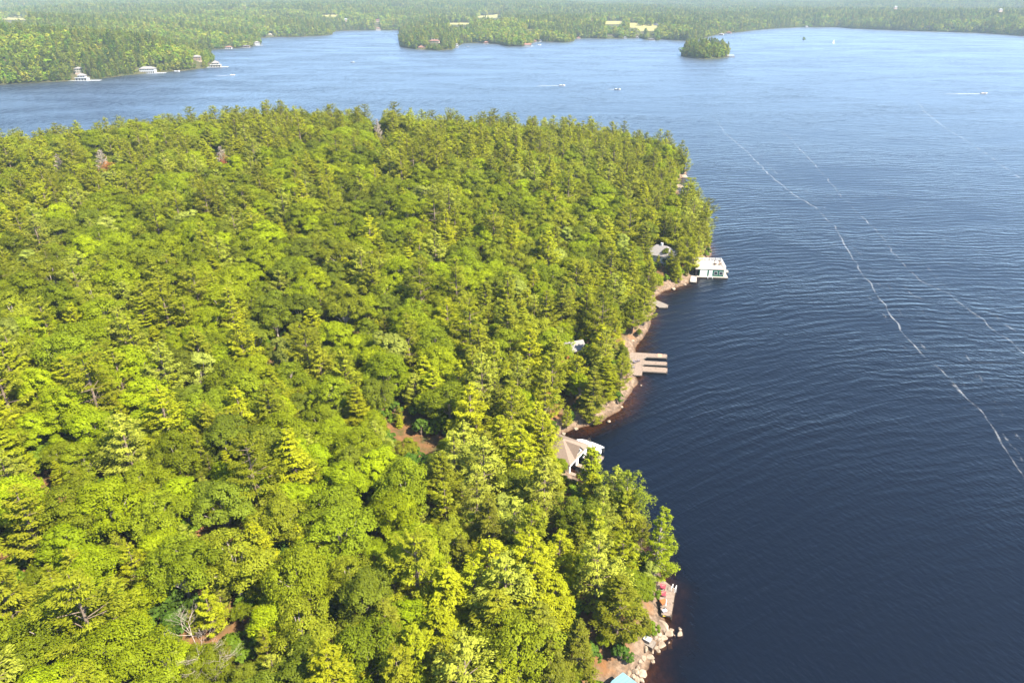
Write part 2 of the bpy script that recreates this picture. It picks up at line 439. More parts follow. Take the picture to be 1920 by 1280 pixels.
# ------------------------------------------------------------------ water
def water_mat():
    m, nt, N, L, b = newmat('lake_water')
    out = N['Material Output']; N.remove(b)
    geo = N.new('ShaderNodeNewGeometry')
    sx = N.new('ShaderNodeSeparateXYZ'); L.new(geo.outputs['Position'], sx.inputs[0])
    def math_(op, a, b_=None, c=None):
        n = N.new('ShaderNodeMath'); n.operation = op
        for i, v in enumerate((a, b_, c)):
            if v is None: continue
            if hasattr(v, 'is_linked') or hasattr(v, 'links'): L.new(v, n.inputs[i])
            else: n.inputs[i].default_value = v
        return n.outputs[0]
    # curving swell: phase = y + k * min(x-130,0)^2
    dx = math_('MINIMUM', math_('SUBTRACT', sx.outputs['X'], 130.0), 0.0)
    ph = math_('MULTIPLY_ADD', math_('MULTIPLY', dx, dx), 0.0034, sx.outputs['Y'])
    cb = N.new('ShaderNodeCombineXYZ')
    L.new(math_('MULTIPLY', sx.outputs['X'], 0.16), cb.inputs[0]); L.new(ph, cb.inputs[1])
    w1 = N.new('ShaderNodeTexNoise'); w1.inputs['Scale'].default_value = 0.42; w1.inputs['Detail'].default_value = 3; w1.inputs['Distortion'].default_value = 0.5; w1.inputs['Roughness'].default_value = 0.55
    L.new(cb.outputs[0], w1.inputs['Vector'])
    # crossing chop
    cb2 = N.new('ShaderNodeCombineXYZ')
    L.new(math_('MULTIPLY_ADD', sx.outputs['Y'], 0.45, sx.outputs['X']), cb2.inputs[0])
    L.new(math_('MULTIPLY_ADD', sx.outputs['X'], -0.2, math_('MULTIPLY', sx.outputs['Y'], 0.6)), cb2.inputs[1])
    w2 = N.new('ShaderNodeTexNoise'); w2.inputs['Scale'].default_value = 0.95; w2.inputs['Detail'].default_value = 5; w2.inputs['Roughness'].default_value = 0.5
    L.new(cb2.outputs[0], w2.inputs['Vector'])
    # gust patches
    cb3 = N.new('ShaderNodeCombineXYZ')
    L.new(math_('MULTIPLY', sx.outputs['X'], 0.45), cb3.inputs[0]); L.new(sx.outputs['Y'], cb3.inputs[1])
    w3 = N.new('ShaderNodeTexNoise'); w3.inputs['Scale'].default_value = 0.02; w3.inputs['Detail'].default_value = 5; w3.inputs['Distortion'].default_value = 0.6
    L.new(cb3.outputs[0], w3.inputs['Vector'])
    gust = N.new('ShaderNodeMapRange'); gust.inputs['From Min'].default_value = 0.3; gust.inputs['From Max'].default_value = 0.7
    gust.inputs['To Min'].default_value = 0.35; gust.inputs['To Max'].default_value = 1.45
    L.new(w3.outputs['Fac'], gust.inputs['Value'])
    # regular fine wave trains riding on the swell
    w4 = N.new('ShaderNodeTexNoise'); w4.inputs['Scale'].default_value = 0.035; w4.inputs['Detail'].default_value = 3
    L.new(geo.outputs['Position'], w4.inputs['Vector'])
    train = math_('SINE', math_('MULTIPLY_ADD', ph, 1.55, math_('MULTIPLY', w4.outputs['Fac'], 34.0)))
    train = math_('MULTIPLY', train, math_('MULTIPLY', w1.outputs['Fac'], 0.16))
    calm = N.new('ShaderNodeMapRange'); calm.inputs['From Min'].default_value = 70; calm.inputs['From Max'].default_value = 190
    calm.inputs['To Min'].default_value = 0.28; calm.inputs['To Max'].default_value = 1.0
    L.new(sx.outputs['Y'], calm.inputs['Value'])
    swell = math_('MULTIPLY', math_('ADD', math_('MULTIPLY', w1.outputs['Fac'], 0.8), train), calm.outputs[0])
    hgt = math_('MULTIPLY', math_('MULTIPLY_ADD', w2.outputs['Fac'], 0.30, swell), gust.outputs[0])
    bp = N.new('ShaderNodeBump'); bp.inputs['Strength'].default_value = 1.0; bp.inputs['Distance'].default_value = 0.72
    L.new(hgt, bp.inputs['Height'])
    fr = N.new('ShaderNodeFresnel'); fr.inputs['IOR'].default_value = 1.333; L.new(bp.outputs[0], fr.inputs['Normal'])
    gl = N.new('ShaderNodeBsdfGlossy'); gl.inputs['Color'].default_value = (0.83, 0.92, 1.0, 1); gl.inputs['Roughness'].default_value = 0.30; L.new(bp.outputs[0], gl.inputs['Normal'])
    at = N.new('ShaderNodeAttribute'); at.attribute_name = 'deep'
    deep = N.new('ShaderNodeBsdfDiffuse'); deep.inputs['Color'].default_value = (0.0012, 0.0027, 0.0072, 1)
    amber = N.new('ShaderNodeBsdfTransparent')
    ac = N.new('ShaderNodeMix'); ac.data_type = 'RGBA'; L.new(at.outputs['Fac'], ac.inputs[0])
    ac.inputs[6].default_value = (0.62, 0.46, 0.27, 1); ac.inputs[7].default_value = (0.14, 0.075, 0.03, 1)
    L.new(ac.outputs[2], amber.inputs['Color'])
    m1 = N.new('ShaderNodeMixShader'); L.new(at.outputs['Fac'], m1.inputs[0]); L.new(amber.outputs[0], m1.inputs[1]); L.new(deep.outputs[0], m1.inputs[2])
    m2 = N.new('ShaderNodeMixShader'); L.new(fr.outputs[0], m2.inputs[0]); L.new(m1.outputs[0], m2.inputs[1]); L.new(gl.outputs[0], m2.inputs[2])
    L.new(m2.outputs[0], out.inputs['Surface'])
    return m
M['water'] = water_mat()
ang = np.radians(np.linspace(-50, 50, 420)); rad = np.concatenate([[5, 25], np.geomspace(40, 13800, 420)])
RR, AA = np.meshgrid(rad, ang, indexing='ij')
XW, YW = RR * np.sin(AA), RR * np.cos(AA)
dn = poly_sd(XW, YW, NEAR).reshape(XW.shape)
dw = -dn + (fbm(XW / 6, YW / 6, 44) - 0.5) * 5
dp = sstep(-0.5, 10.5, dw) ** 0.8
V = np.stack([XW, YW, np.zeros_like(XW)], -1).reshape(-1, 3)
V, F, A = compact(V, grid_faces(*XW.shape, (dn < 14).ravel()), {'deep': ('POINT', dp.ravel())})
tag(link('lake_water', np_mesh('lake_water', V, F, [M['water']], attrs=A, smooth=True)), kind='structure')

# ------------------------------------------------------------------ foliage generators
def leaf_quads(c, n, size, aspect, rng, along=None):
    """rhombic leaf faces at c with normals n"""
    n = n / (np.linalg.norm(n, axis=1, keepdims=True) + 1e-9)
    r = along if along is not None else rng.normal(size=c.shape)
    u = r - n * np.sum(r * n, 1, keepdims=True)
    u /= np.linalg.norm(u, axis=1, keepdims=True) + 1e-9
    w = np.cross(n, u)
    L = size[:, None]; W = (size * aspect)[:, None]
    k = rng.uniform(-0.35, 0.35, (len(c), 1))
    q = np.stack([c + u * L, c + w * W + u * L * k, c - u * L, c - w * W + u * L * k], 1)
    return q

def tubes_np(segs, n=5):
    """segs: (a,b,ra,rb) list -> quads"""
    V = []; F = []
    for a, b, ra, rb in segs:
        a = np.array(a, float); b = np.array(b, float); d = b - a
        d /= np.linalg.norm(d) + 1e-9
        h = np.array([1, 0, 0]) if abs(d[0]) < 0.8 else np.array([0, 1, 0])
        u = np.cross(d, h); u /= np.linalg.norm(u); w = np.cross(d, u)
        o = len(V)
        for p, r in ((a, ra), (b, rb)):
            for i in range(n):
                t = 2 * math.pi * i / n
                V.append(p + r * (u * math.cos(t) + w * math.sin(t)))
        F += [(o + i, o + (i + 1) % n, o + n + (i + 1) % n, o + n + i) for i in range(n)]
    return np.array(V), np.array(F)

def sphere_dirs(rng, n, zmin=-1.0):
    z = rng.uniform(zmin, 1, n); t = rng.uniform(0, 2 * math.pi, n); r = np.sqrt(1 - z * z)
    return np.stack([r * np.cos(t), r * np.sin(t), z], 1)

def broadleaf(seed, Rc, Hc, base, nl=18, ncl=20, nleaf=72, leaf=0.155, lob=0.36, open_=0.0):
    """crown radius Rc, crown height Hc from z=base; returns leaf quads, tints, branch segments"""
    rng = np.random.default_rng(seed)
    cz = base + Hc * 0.45
    dirs = sphere_dirs(rng, nl, -0.6)
    dirs = np.vstack([dirs, [[0, 0, 1]]])
    lc = dirs * np.array([Rc * 0.70, Rc * 0.70, Hc * 0.40]) * rng.uniform(0.62, 1.12, (len(dirs), 1)) + np.array([0, 0, cz])
    lr = rng.uniform(lob * 0.6, lob * 1.25, len(dirs)) * Rc
    lt_ = rng.normal(0.5, 0.10, len(dirs))
    Q = []; T = []
    for i in range(len(lc)):
        cd = sphere_dirs(rng, ncl, -0.45)
        cc = lc[i] + cd * lr[i] * rng.uniform(0.72, 1.05, (ncl, 1)) * np.array([1, 1, 0.8])
        for j in range(ncl):
            inside = np.any(np.linalg.norm((cc[j] - lc) / np.array([1, 1, 0.8]), axis=1) < lr * 0.78)
            if inside and rng.random() < 0.85: continue
            if rng.random() < open_: continue
            cr = rng.uniform(0.10, 0.175) * Rc
            m = int(nleaf * rng.uniform(0.7, 1.3))
            ld = sphere_dirs(rng, m, -0.5)
            p = cc[j] + ld * cr * rng.uniform(0.55, 1.1, (m, 1)) * np.array([1.15, 1.15, 0.75])
            nn = ld * 0.8 + np.array([0, 0, 0.55]) + cd[j] * 0.5 + rng.normal(size=(m, 3)) * 0.36
            Q.append(leaf_quads(p, nn, rng.uniform(0.75, 1.3, m) * leaf, rng.uniform(0.5, 0.8, m), rng))
            T.append(np.clip(lt_[i] + rng.normal(0, 0.10) + rng.normal(0, 0.13, m), 0, 1))
    segs = [((0, 0, -1.0), (0, 0, base + Hc * 0.2), Rc * 0.055, Rc * 0.04)]
    top = np.array([0, 0, base + Hc * 0.2])
    for i in range(0, len(lc)):
        a = np.array([0, 0, base * rng.uniform(0.7, 1.0) + Hc * rng.uniform(0, 0.2)])
        mid = a * 0.45 + lc[i] * 0.55 + np.array([0, 0, 0.3])
        segs.append((a, mid, Rc * 0.026, Rc * 0.018)); segs.append((mid, lc[i], Rc * 0.018, Rc * 0.008))
    return np.concatenate(Q), np.concatenate(T), segs

def conifer(seed, H, Lmax, base_f=0.22, whorl=0.95, nb=5, rise=0.12, tipup=0.38, fan=0.36, dens=62, leaf=0.20, ragged=0.35, shape=0.8, lean=0.0, topf=1.0, side=None, fine=2):
    """layered conifer: whorls of branches carrying flat plumes of needle tufts"""
    rng = np.random.default_rng(seed)
    Q = []; T = []; segs = []
    def axis(z): return np.array([lean * H * (z / H) ** 1.6 * 0.9, lean * 0.3 * H * (z / H) ** 1.5, z])
    k = 7
    for i in range(k):
        z0, z1 = H * i / k, H * (i + 1) / k
        r = lambda z: 0.017 * H * (1 - z / H) ** 0.8 + 0.03
        a = axis(z0); 
        if i == 0: a = a + np.array([0, 0, -1.0])
        segs.append((a, axis(z1), r(z0), r(z1)))
    z = H * base_f
    while z < H * 0.985:
        f = (z / H - base_f) / (1 - base_f)
        Lz = Lmax * ((1 - f) ** shape * 0.92 + 0.08) * min(1.0, 0.62 + f * 2.2)
        m = max(3, int(round(nb * rng.uniform(0.7, 1.25))))
        a0 = rng.uniform(0, 6.28)
        for b in range(m):
            az = a0 + 2 * math.pi * b / m + rng.normal(0, 0.25)
            if rng.random() < ragged * 0.42: continue
            L_ = Lz * rng.uniform(1 - ragged, 1 + ragged * 0.45)
            if side is not None: L_ *= 1 + side * math.cos(az)
            if L_ < 0.25: continue
            zz = z + rng.uniform(-0.13, 0.13) * whorl
            o = axis(zz)
            dh = np.array([math.cos(az), math.sin(az), 0]); lat = np.array([-math.sin(az), math.cos(az), 0])
            r0 = rise + 0.55 * f * f
            def pt(s): return o + dh * (s * L_) + np.array([0, 0, L_ * (r0 * s + tipup * s * s * s - 0.10 * math.sin(s * 3.1))])
            segs.append((pt(0.0), pt(0.55), 0.012 * L_ + 0.02, 0.008 * L_ + 0.012))
            n = max(6, int(dens * (L_ / Lmax) ** 0.9))
            nt_ = max(3, n // 8)
            # tuft centres: denser towards the outer part, spread in a fan
            ts = rng.uniform(0.22, 1.0, nt_) ** 0.75
            lt = rng.uniform(-1, 1, nt_) * fan * L_ * (0.30 + 0.75 * ts * (1.15 - ts) * 2.0)
            tint = rng.normal(0.5, 0.12)
            for q in range(nt_):
                c0 = pt(ts[q]) + lat * lt[q] - np.array([0, 0, abs(lt[q]) * 0.10])
                mm = 8
                cr = (0.17 + 0.085 * L_) * rng.uniform(0.7, 1.2)
                off = rng.normal(size=(mm, 3)) * np.array([1, 1, 0.30]) * cr * 0.62
                p = c0 + off
                nn = np.array([0, 0, 1.0]) + dh * 0.25 + rng.normal(size=(mm, 3)) * 0.26 + off * 0.7 / (cr + 1e-6) * 0.6
                al = dh * 1.0 + lat * np.sign(lt[q]) * 0.45 + rng.normal(size=(mm, 3)) * 0.3 + np.array([0, 0, 0.25])
                Q.append(leaf_quads(p, nn, rng.uniform(0.7, 1.3, mm) * leaf, rng.uniform(0.30, 0.48, mm), rng, al))
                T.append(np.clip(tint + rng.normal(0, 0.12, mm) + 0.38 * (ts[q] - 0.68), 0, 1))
        z += whorl * rng.uniform(0.75, 1.25) * (1 - 0.35 * f)
    # leader tuft
    mm = 22
    p = axis(H) + rng.normal(size=(mm, 3)) * np.array([0.22, 0.22, 0.55]) - np.array([0, 0, 0.4])
    Q.append(leaf_quads(p, rng.normal(size=(mm, 3)) + np.array([0, 0, 0.6]), np.full(mm, leaf), np.full(mm, 0.4), rng)); T.append(np.full(mm, 0.6))
    return np.concatenate(Q), np.concatenate(T), segs

def crown_mesh(name, Q, T, mat):
    n = len(Q)
    return np_mesh(name, Q.reshape(-1, 3), np.arange(n * 4).reshape(n, 4), [mat], attrs={'tint': ('POINT', np.repeat(T, 4))})

def trunk_mesh(name, segs, mat, n=5):
    V, F = tubes_np(segs, n)
    return np_mesh(name, V, F, [mat], smooth=True)

def joined_mesh(name, Q, T, segs, mc, mt, n=4):
    V, F = tubes_np(segs, n)
    nq = len(Q)
    return np_mesh(name, np.vstack([Q.reshape(-1, 3), V]), np.vstack([np.arange(nq * 4).reshape(nq, 4), F + nq * 4]), [mc, mt],
                   fmat=np.concatenate([np.zeros(nq), np.ones(len(F))]),
                   attrs={'tint': ('POINT', np.concatenate([np.repeat(T, 4), np.zeros(len(V))]))})

# ------------------------------------------------------------------ tree kinds (near forest)
BL = [  # leaf colour, (crown radius, crown height, clear stem), extra, look
    ((0.205, 0.252, 0.004), (5.2, 10.0, 3.5), {}, 'bright lime-green maple with a domed crown'),
    ((0.143, 0.176, 0.006), (5.8, 10.5, 3.5), {'nl': 21}, 'mid-green oak with a wide lumpy crown'),
    ((0.106, 0.129, 0.007), (5.2, 9.6, 3.5), {'lob': 0.34}, 'dark green rounded broadleaf tree'),
    ((0.173, 0.194, 0.010), (5.6, 9.6, 4.0), {'open_': 0.10, 'lob': 0.33}, 'olive-green oak with a loose open crown'),
    ((0.198, 0.252, 0.004), (4.4, 8.8, 3.0), {'lob': 0.35}, 'yellow-green glowing maple'),
    ((0.220, 0.253, 0.038), (3.8, 11, 3.5), {'open_': 0.08}, 'pale silvery-green narrow aspen'),
    ((0.122, 0.150, 0.010), (4.8, 9.6, 3.0), {'lob': 0.32}, 'deep green tight-crowned beech'),
    ((0.182, 0.224, 0.005), (6.0, 9.2, 3.5), {'nl': 22, 'lob': 0.32}, 'fresh green spreading maple'),
]
PN = [
    ((0.235, 0.251, 0.007), dict(H=16.5, Lmax=4.9, dens=300, ragged=0.32, base_f=0.14, whorl=1.3, shape=0.85), 'yellow-green feathery white pine'),
    ((0.193, 0.206, 0.009), dict(H=18.5, Lmax=4.9, dens=300, ragged=0.40, whorl=1.5, base_f=0.16, shape=0.8), 'tall olive-green pine with ragged tiers'),
    ((0.165, 0.176, 0.009), dict(H=16, Lmax=4.7, dens=300, ragged=0.28, base_f=0.12, whorl=1.25, shape=0.85), 'mid-green evenly layered pine'),
    ((0.224, 0.245, 0.025), dict(H=16.5, Lmax=5.2, dens=270, ragged=0.40, fan=0.36, base_f=0.18, whorl=1.45, shape=0.8), 'pale straw-green pine with thin plumes'),
    ((0.131, 0.139, 0.010), dict(H=15.5, Lmax=4.2, dens=270, ragged=0.25, rise=0.0, tipup=0.12, whorl=1.1, base_f=0.06, shape=0.8), 'deep green dense spruce'),
    ((0.215, 0.229, 0.006), dict(H=14.5, Lmax=4.2, dens=260, ragged=0.22, rise=-0.05, tipup=0.08, whorl=1.0, nb=6, base_f=0.05, shape=0.85), 'soft yellowish drooping hemlock'),
    ((0.173, 0.184, 0.008), dict(H=18, Lmax=5.6, dens=330, ragged=0.44, whorl=1.7, base_f=0.22, shape=0.5), 'old flat-topped pine with broad shelves'),
]
BLM = []; PNM = []; PROTO = []
pcol = bpy.data.collections.new('tree_shapes')      # source shapes for the scattered forest, not in the scene itself
def add_proto(me):
    o = bpy.data.objects.new('shape_%03d' % len(PROTO), me); pcol.objects.link(o); PROTO.append(o)
for i, (col, (Rc, Hc, base), ex, lab) in enumerate(BL):
    mat = foliage('broad_leaves_%d' % i, col)
    for s in range(2):
        Q, T, segs = broadleaf(100 + i * 7 + s, Rc, Hc, base, **ex)
        BLM.append((crown_mesh('crown', Q, T, mat), trunk_mesh('trunk', segs, M['bark_grey']), Rc, Hc + base, lab, i))
for i, (col, kw, lab) in enumerate(PN):
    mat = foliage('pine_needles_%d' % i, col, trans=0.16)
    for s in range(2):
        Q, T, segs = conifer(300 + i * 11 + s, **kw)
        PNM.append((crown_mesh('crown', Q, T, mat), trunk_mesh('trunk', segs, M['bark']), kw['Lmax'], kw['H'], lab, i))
NB, NP_ = len(BLM), len(PNM)
for m in BLM + PNM: add_proto(m[0])
for m in BLM + PNM: add_proto(m[1])
NT = NB + NP_
# shrubs for the understorey
for i, col in enumerate([(0.11, 0.17, 0.010), (0.06, 0.11, 0.012)]):
    Q, T, segs = broadleaf(700 + i, 1.9, 2.6, 0.3, nl=8, ncl=10, nleaf=14, leaf=0.24)
    add_proto(joined_mesh('shrub_shape', Q, T, segs, foliage('shrub_leaves_%d' % i, col), M['bark']))
print('foliage protos', sum(len(o.data.polygons) for o in PROTO))

# ------------------------------------------------------------------ where the trees stand
rng = np.random.default_rng(11)
def scatter(x0, x1, y0, y1, step, jitter=0.42):
    xs = np.arange(x0, x1, step); ys = np.arange(y0, y1, step * 0.866)
    X, Y = np.meshgrid(xs, ys); X[1::2] += step / 2
    X = X + rng.uniform(-jitter, jitter, X.shape) * step; Y = Y + rng.uniform(-jitter, jitter, Y.shape) * step
    return X.ravel(), Y.ravel()
tx, ty = scatter(-380, 140, 12, 470, 4.7)
td = poly_sd(tx, ty, NEAR)
k = (td > 0.5) & (np.abs(tx) < ty * 0.76 + 32)
tx, ty, td = tx[k], ty[k], td[k]
tz = near_h(tx, ty)
n = len(tx)
cn = fbm(tx / 38, ty / 38, 91, 3)
pcon = 0.40 + 0.9 * (cn - 0.5) * 2 + 0.45 * np.exp(-td / 18) + 0.06 * sstep(150, 330, ty) - 0.18 * sstep(120, 60, ty)
iscon = rng.random(n) < np.clip(pcon, 0.06, 0.95)
vid = np.where(iscon, rng.integers(0, NP_, n), rng.integers(0, NB, n))
# thin out some looks
wb = np.array([1.2, 1.3, 1.0, 0.9, 0.6, 0.25, 0.8, 1.2]); wp = np.array([1.3, 1.2, 1.0, 0.75, 0.45, 0.8, 0.7])
# broadleaf looks come in groves
grove = fbm(tx / 30 + 50, ty / 30, 77, 3)
pb = rng.choice(len(BL), n, p=wb / wb.sum()); pp = rng.choice(len(PN), n, p=wp / wp.sum())
vid = np.where(iscon, pp * 2, pb * 2) + rng.integers(0, 2, n)
scl = np.where(iscon, rng.uniform(0.62, 1.08, n), rng.uniform(0.54, 1.02, n))
scl *= np.where(td < 8, 0.82, 1.0)
rot = rng.uniform(0, 2 * math.pi, n)
ht = np.where(iscon, np.array([m[3] for m in PNM])[vid % NP_], np.array([m[3] for m in BLM])[vid % NB]) * scl
cr = np.where(iscon, np.array([m[2] for m in PNM])[vid % NP_], np.array([m[2] for m in BLM])[vid % NB]) * scl
# larger crowns push their neighbours out
order = np.argsort(-cr + rng.uniform(0, 1.5, n)); alive = np.ones(n, bool)
cell = {}
for i in order:
    cx, cy = int(tx[i] // 6), int(ty[i] // 6); ok = True
    for a in (-1, 0, 1):
        for b_ in (-1, 0, 1):
            for j in cell.get((cx + a, cy + b_), ()):
                lim = 0.50 * (cr[i] + cr[j]) if not (iscon[i] or iscon[j]) else 0.42 * (cr[i] + cr[j])
                if (tx[i] - tx[j]) ** 2 + (ty[i] - ty[j]) ** 2 < lim * lim: ok = False; break
            if not ok: break
        if not ok: break
    if ok: cell.setdefault((cx, cy), []).append(i)
    else: alive[i] = False

# openings in the canopy through which the photograph shows ground, rock, roofs or docks
OPEN = [(786, 814, 46, 24), (88, 852, 9, 14), (14, 1005, 14, 12), (1239, 467, 11, 9), (1330, 505, 33, 20), (1268, 538, 28, 8), (1240, 570, 13, 6),
        (1186, 638, 10, 12), (1218, 682, 32, 22), (1190, 714, 7, 9), (1160, 765, 20, 14), (1115, 790, 26, 9), (1090, 840, 36, 26), (1056, 845, 10, 14), (1258, 1122, 12, 30), (1244, 1108, 7, 16),
        (1252, 1170, 8, 12), (1244, 1200, 22, 22), (1208, 1250, 12, 20), (1176, 1270, 22, 13), (1272, 351, 7, 7), (1284, 328, 5, 5), (1072, 655, 6, 9),
        (352, 1180, 26, 14), (411, 290, 11, 14), (187, 298, 12, 14), (106, 303, 10, 12), (706, 238, 7, 12), (1240, 1000, 22, 42), (1203, 985, 7, 26)]
OPEN_Y = [ground_pt(a, b + d).y for a, b, c, d in OPEN]
OPEN_Y[-1] = 1e9; OPEN_Y[-2] = 1e9
def blocks(x, y, z, h, r, con, upto=None):
    hit = np.zeros(x.shape, bool)
    for (ex, ey, ew, eh), oy in list(zip(OPEN, OPEN_Y))[:upto]:
        for f in (0.2, 0.4, 0.6, 0.8, 0.97):
            px, py, dist = proj(x, y, z + h * f)
            rad_ = r * np.where(con, np.clip(1.2 - f, 0.1, 0.9), np.where(f < 0.3, 0.35, 0.9)) * FPX / dist
            hit |= (((px - ex) / (ew + rad_ * 0.62)) ** 2 + ((py - ey) / (eh + rad_ * 0.45)) ** 2 < 1) & (y < oy + 3.0)
    return hit
# ground that buildings and single trees stand on
FOOT = [(1238, 484, 7.5), (1073, 664, 5.0), (780, 822, 8.0), (352, 1200, 5.0)]
FOOT = [(ground_pt(a, b).x, ground_pt(a, b).y, c) for a, b, c in FOOT]
for fx_, fy_, fr_ in FOOT: alive &= (tx - fx_) ** 2 + (ty - fy_) ** 2 > fr_ ** 2
alive &= ~blocks(tx, ty, tz, ht, cr, iscon)
# keep trees off the buildings' own ground
px_, py_, dist = proj(tx, ty, tz + ht * 0.6)
inview = (px_ > -90) & (px_ < 2000) & (py_ < 1400)
sel = np.where(alive)[0]
print('near trees', len(sel))

size = ht / dist * np.where(inview, 1, 0.2)
conl = sel[iscon[sel]]; brol = sel[~iscon[sel]]
conl = conl[np.argsort(-size[conl])]; brol = brol[np.argsort(-size[brol])]
N_IND = 292
ind = np.concatenate([conl[:N_IND], brol[:N_IND]])
LAND = [((1215, 682), 26, 'near the finger dock'), ((1085, 842), 24, 'near the brown-roofed boathouse'), ((1250, 1120), 16, 'near the plank dock'), ((1225, 1200), 16, 'near the boulder pile'),
        ((1325, 512), 26, 'near the green boathouse'), ((1238, 484), 26, 'near the grey-roofed cottage'), ((1073, 664), 22, 'near the cedar cabin'), ((790, 825), 26, 'round the brown needle clearing'),
        ((88, 860), 22, 'beside the sandy track'), ((10, 1010), 24, 'beside the power lines'), ((352, 1200), 20, 'near the leafless grey tree'), ((1172, 1268), 14, 'near the pale blue roof')]
LAND = [(ground_pt(*a), b, c) for a, b, c in LAND]
def context(x, y, d):
    best = None
    for g_, rad_, txt in LAND:
        q_ = math.hypot(g_.x - x, g_.y - y)
        if q_ < rad_ and (best is None or q_ < best[0]): best = (q_, txt)
    if best: return best[1]
    if d < 7: return "at the water's edge"
    if d < 22: return 'on the bank just above the shore'
    hz = float(near_h(np.array([x]), np.array([y]))[0])
    if hz < 10: return 'on the lower slope'
    if hz < 15.5: return 'halfway up the forested slope'
    return 'on the high ground of the forest'
for i in ind:
    mesh_c, mesh_t, rr, hh, look, li = (PNM if iscon[i] else BLM)[vid[i]]
    s = scl[i]
    sz = 'small ' if s < 0.76 else 'large ' if s > 0.95 and 'tall' not in look else ''
    lab = sz + look + ' ' + context(tx[i], ty[i], td[i])
    t = thing('pine_tree' if iscon[i] else 'broadleaf_tree', lab, 'pine tree' if iscon[i] else 'broadleaf tree', (tx[i], ty[i], tz[i] - 0.3), rot[i], lab)
    wx_ = s * (1.18 if iscon[i] else 1.0); el_ = 0.88 + 0.24 * ((i * 104729) % 97) / 97
    t.scale = (wx_ * el_, wx_ / el_, s * (0.92 + 0.16 * ((i * 7919) % 100) / 100))
    link('trunk', mesh_t, t); link('crown', mesh_c, t)

def instancer(name, pts, vids, rots, scls, coll, label, cat):
    me = bpy.data.meshes.new(name)
    me.vertices.add(len(pts)); me.vertices.foreach_set('co', np.asarray(pts, np.float32).ravel())
    a = me.attributes.new('vid', 'INT', 'POINT'); a.data.foreach_set('value', np.asarray(vids, np.int32))
    a = me.attributes.new('rotv', 'FLOAT_VECTOR', 'POINT')
    rv = np.zeros((len(pts), 3), np.float32); rv[:, 2] = rots; a.data.foreach_set('vector', rv.ravel())
    a = me.attributes.new('sclv', 'FLOAT_VECTOR', 'POINT'); a.data.foreach_set('vector', np.asarray(scls, np.float32).ravel())
    o = link(name, me)
    ng = bpy.data.node_groups.new(name + '_nodes', 'GeometryNodeTree')
    ng.interface.new_socket('Geometry', in_out='INPUT', socket_type='NodeSocketGeometry')
    ng.interface.new_socket('Geometry', in_out='OUTPUT', socket_type='NodeSocketGeometry')
    N = ng.nodes; L = ng.links
    gi = N.new('NodeGroupInput'); go = N.new('NodeGroupOutput')
    ci = N.new('GeometryNodeCollectionInfo'); ci.inputs['Collection'].default_value = coll
    ci.inputs['Separate Children'].default_value = True; ci.inputs['Reset Children'].default_value = True
    ip = N.new('GeometryNodeInstanceOnPoints'); ip.inputs['Pick Instance'].default_value = True
    def attr(nm, ty):
        x = N.new('GeometryNodeInputNamedAttribute'); x.data_type = ty; x.inputs['Name'].default_value = nm; return x.outputs['Attribute']
    L.new(gi.outputs[0], ip.inputs['Points']); L.new(ci.outputs[0], ip.inputs['Instance'])
    L.new(attr('vid', 'INT'), ip.inputs['Instance Index'])
    L.new(attr('rotv', 'FLOAT_VECTOR'), ip.inputs['Rotation']); L.new(attr('sclv', 'FLOAT_VECTOR'), ip.inputs['Scale'])
    L.new(ip.outputs[0], go.inputs[0])
    md = o.modifiers.new('scatter', 'NODES'); md.node_group = ng
    return tag(o, label, cat, kind='stuff')

rest = np.concatenate([conl[N_IND:], brol[N_IND:]])
pv = np.where(iscon[rest], NB + vid[rest], vid[rest])
# understorey
ux, uy = scatter(-380, 140, 12, 470, 3.3)
ud = poly_sd(ux, uy, NEAR)
k = (ud > 0.7) & (np.abs(ux) < uy * 0.76 + 30) & (rng.random(len(ux)) < 0.9)
ux, uy = ux[k], uy[k]; uz = near_h(ux, uy)
k = ~blocks(ux, uy, uz, np.full(ux.shape, 3.0), np.full(ux.shape, 1.8), np.zeros(ux.shape, bool), 23)
ux, uy, uz = ux[k], uy[k], uz[k]
us = rng.uniform(0.6, 1.6, len(ux))
pts = np.concatenate([np.stack([tx[rest], ty[rest], tz[rest] - 0.3], 1), np.stack([ux, uy, uz - 0.2], 1)])
uv = np.where(rng.random(len(ux)) < 0.55, 2 * NT + rng.integers(0, 2, len(ux)), np.where(rng.random(len(ux)) < 0.5, rng.integers(0, NB, len(ux)), NB + rng.integers(0, NP_, len(ux))))
us = np.where(poly_sd(ux, uy, NEAR) < 6, us * 0.75, us)
us = np.where(uv >= 2 * NT, us, us * 0.38)
vv = np.concatenate([pv, uv])
rr_ = np.concatenate([rot[rest], rng.uniform(0, 6.28, len(ux))])
ss = np.concatenate([np.repeat(scl[rest][:, None], 3, 1), np.repeat(us[:, None], 3, 1)])
ss[:len(rest), 2] *= rng.uniform(0.92, 1.08, len(rest))
ss[:len(rest), :2] *= np.where(iscon[rest], 1.18, 1.0)[:, None]
kt = vv < NT
pts = np.concatenate([pts, pts[kt]]); rr_ = np.concatenate([rr_, rr_[kt]]); ss = np.concatenate([ss, ss[kt]]); vv = np.concatenate([vv, vv[kt] + NT])
instancer('headland_forest', pts, vv, rr_, ss, pcol, 'farther mixed forest and undergrowth covering the back of the headland', 'forest')

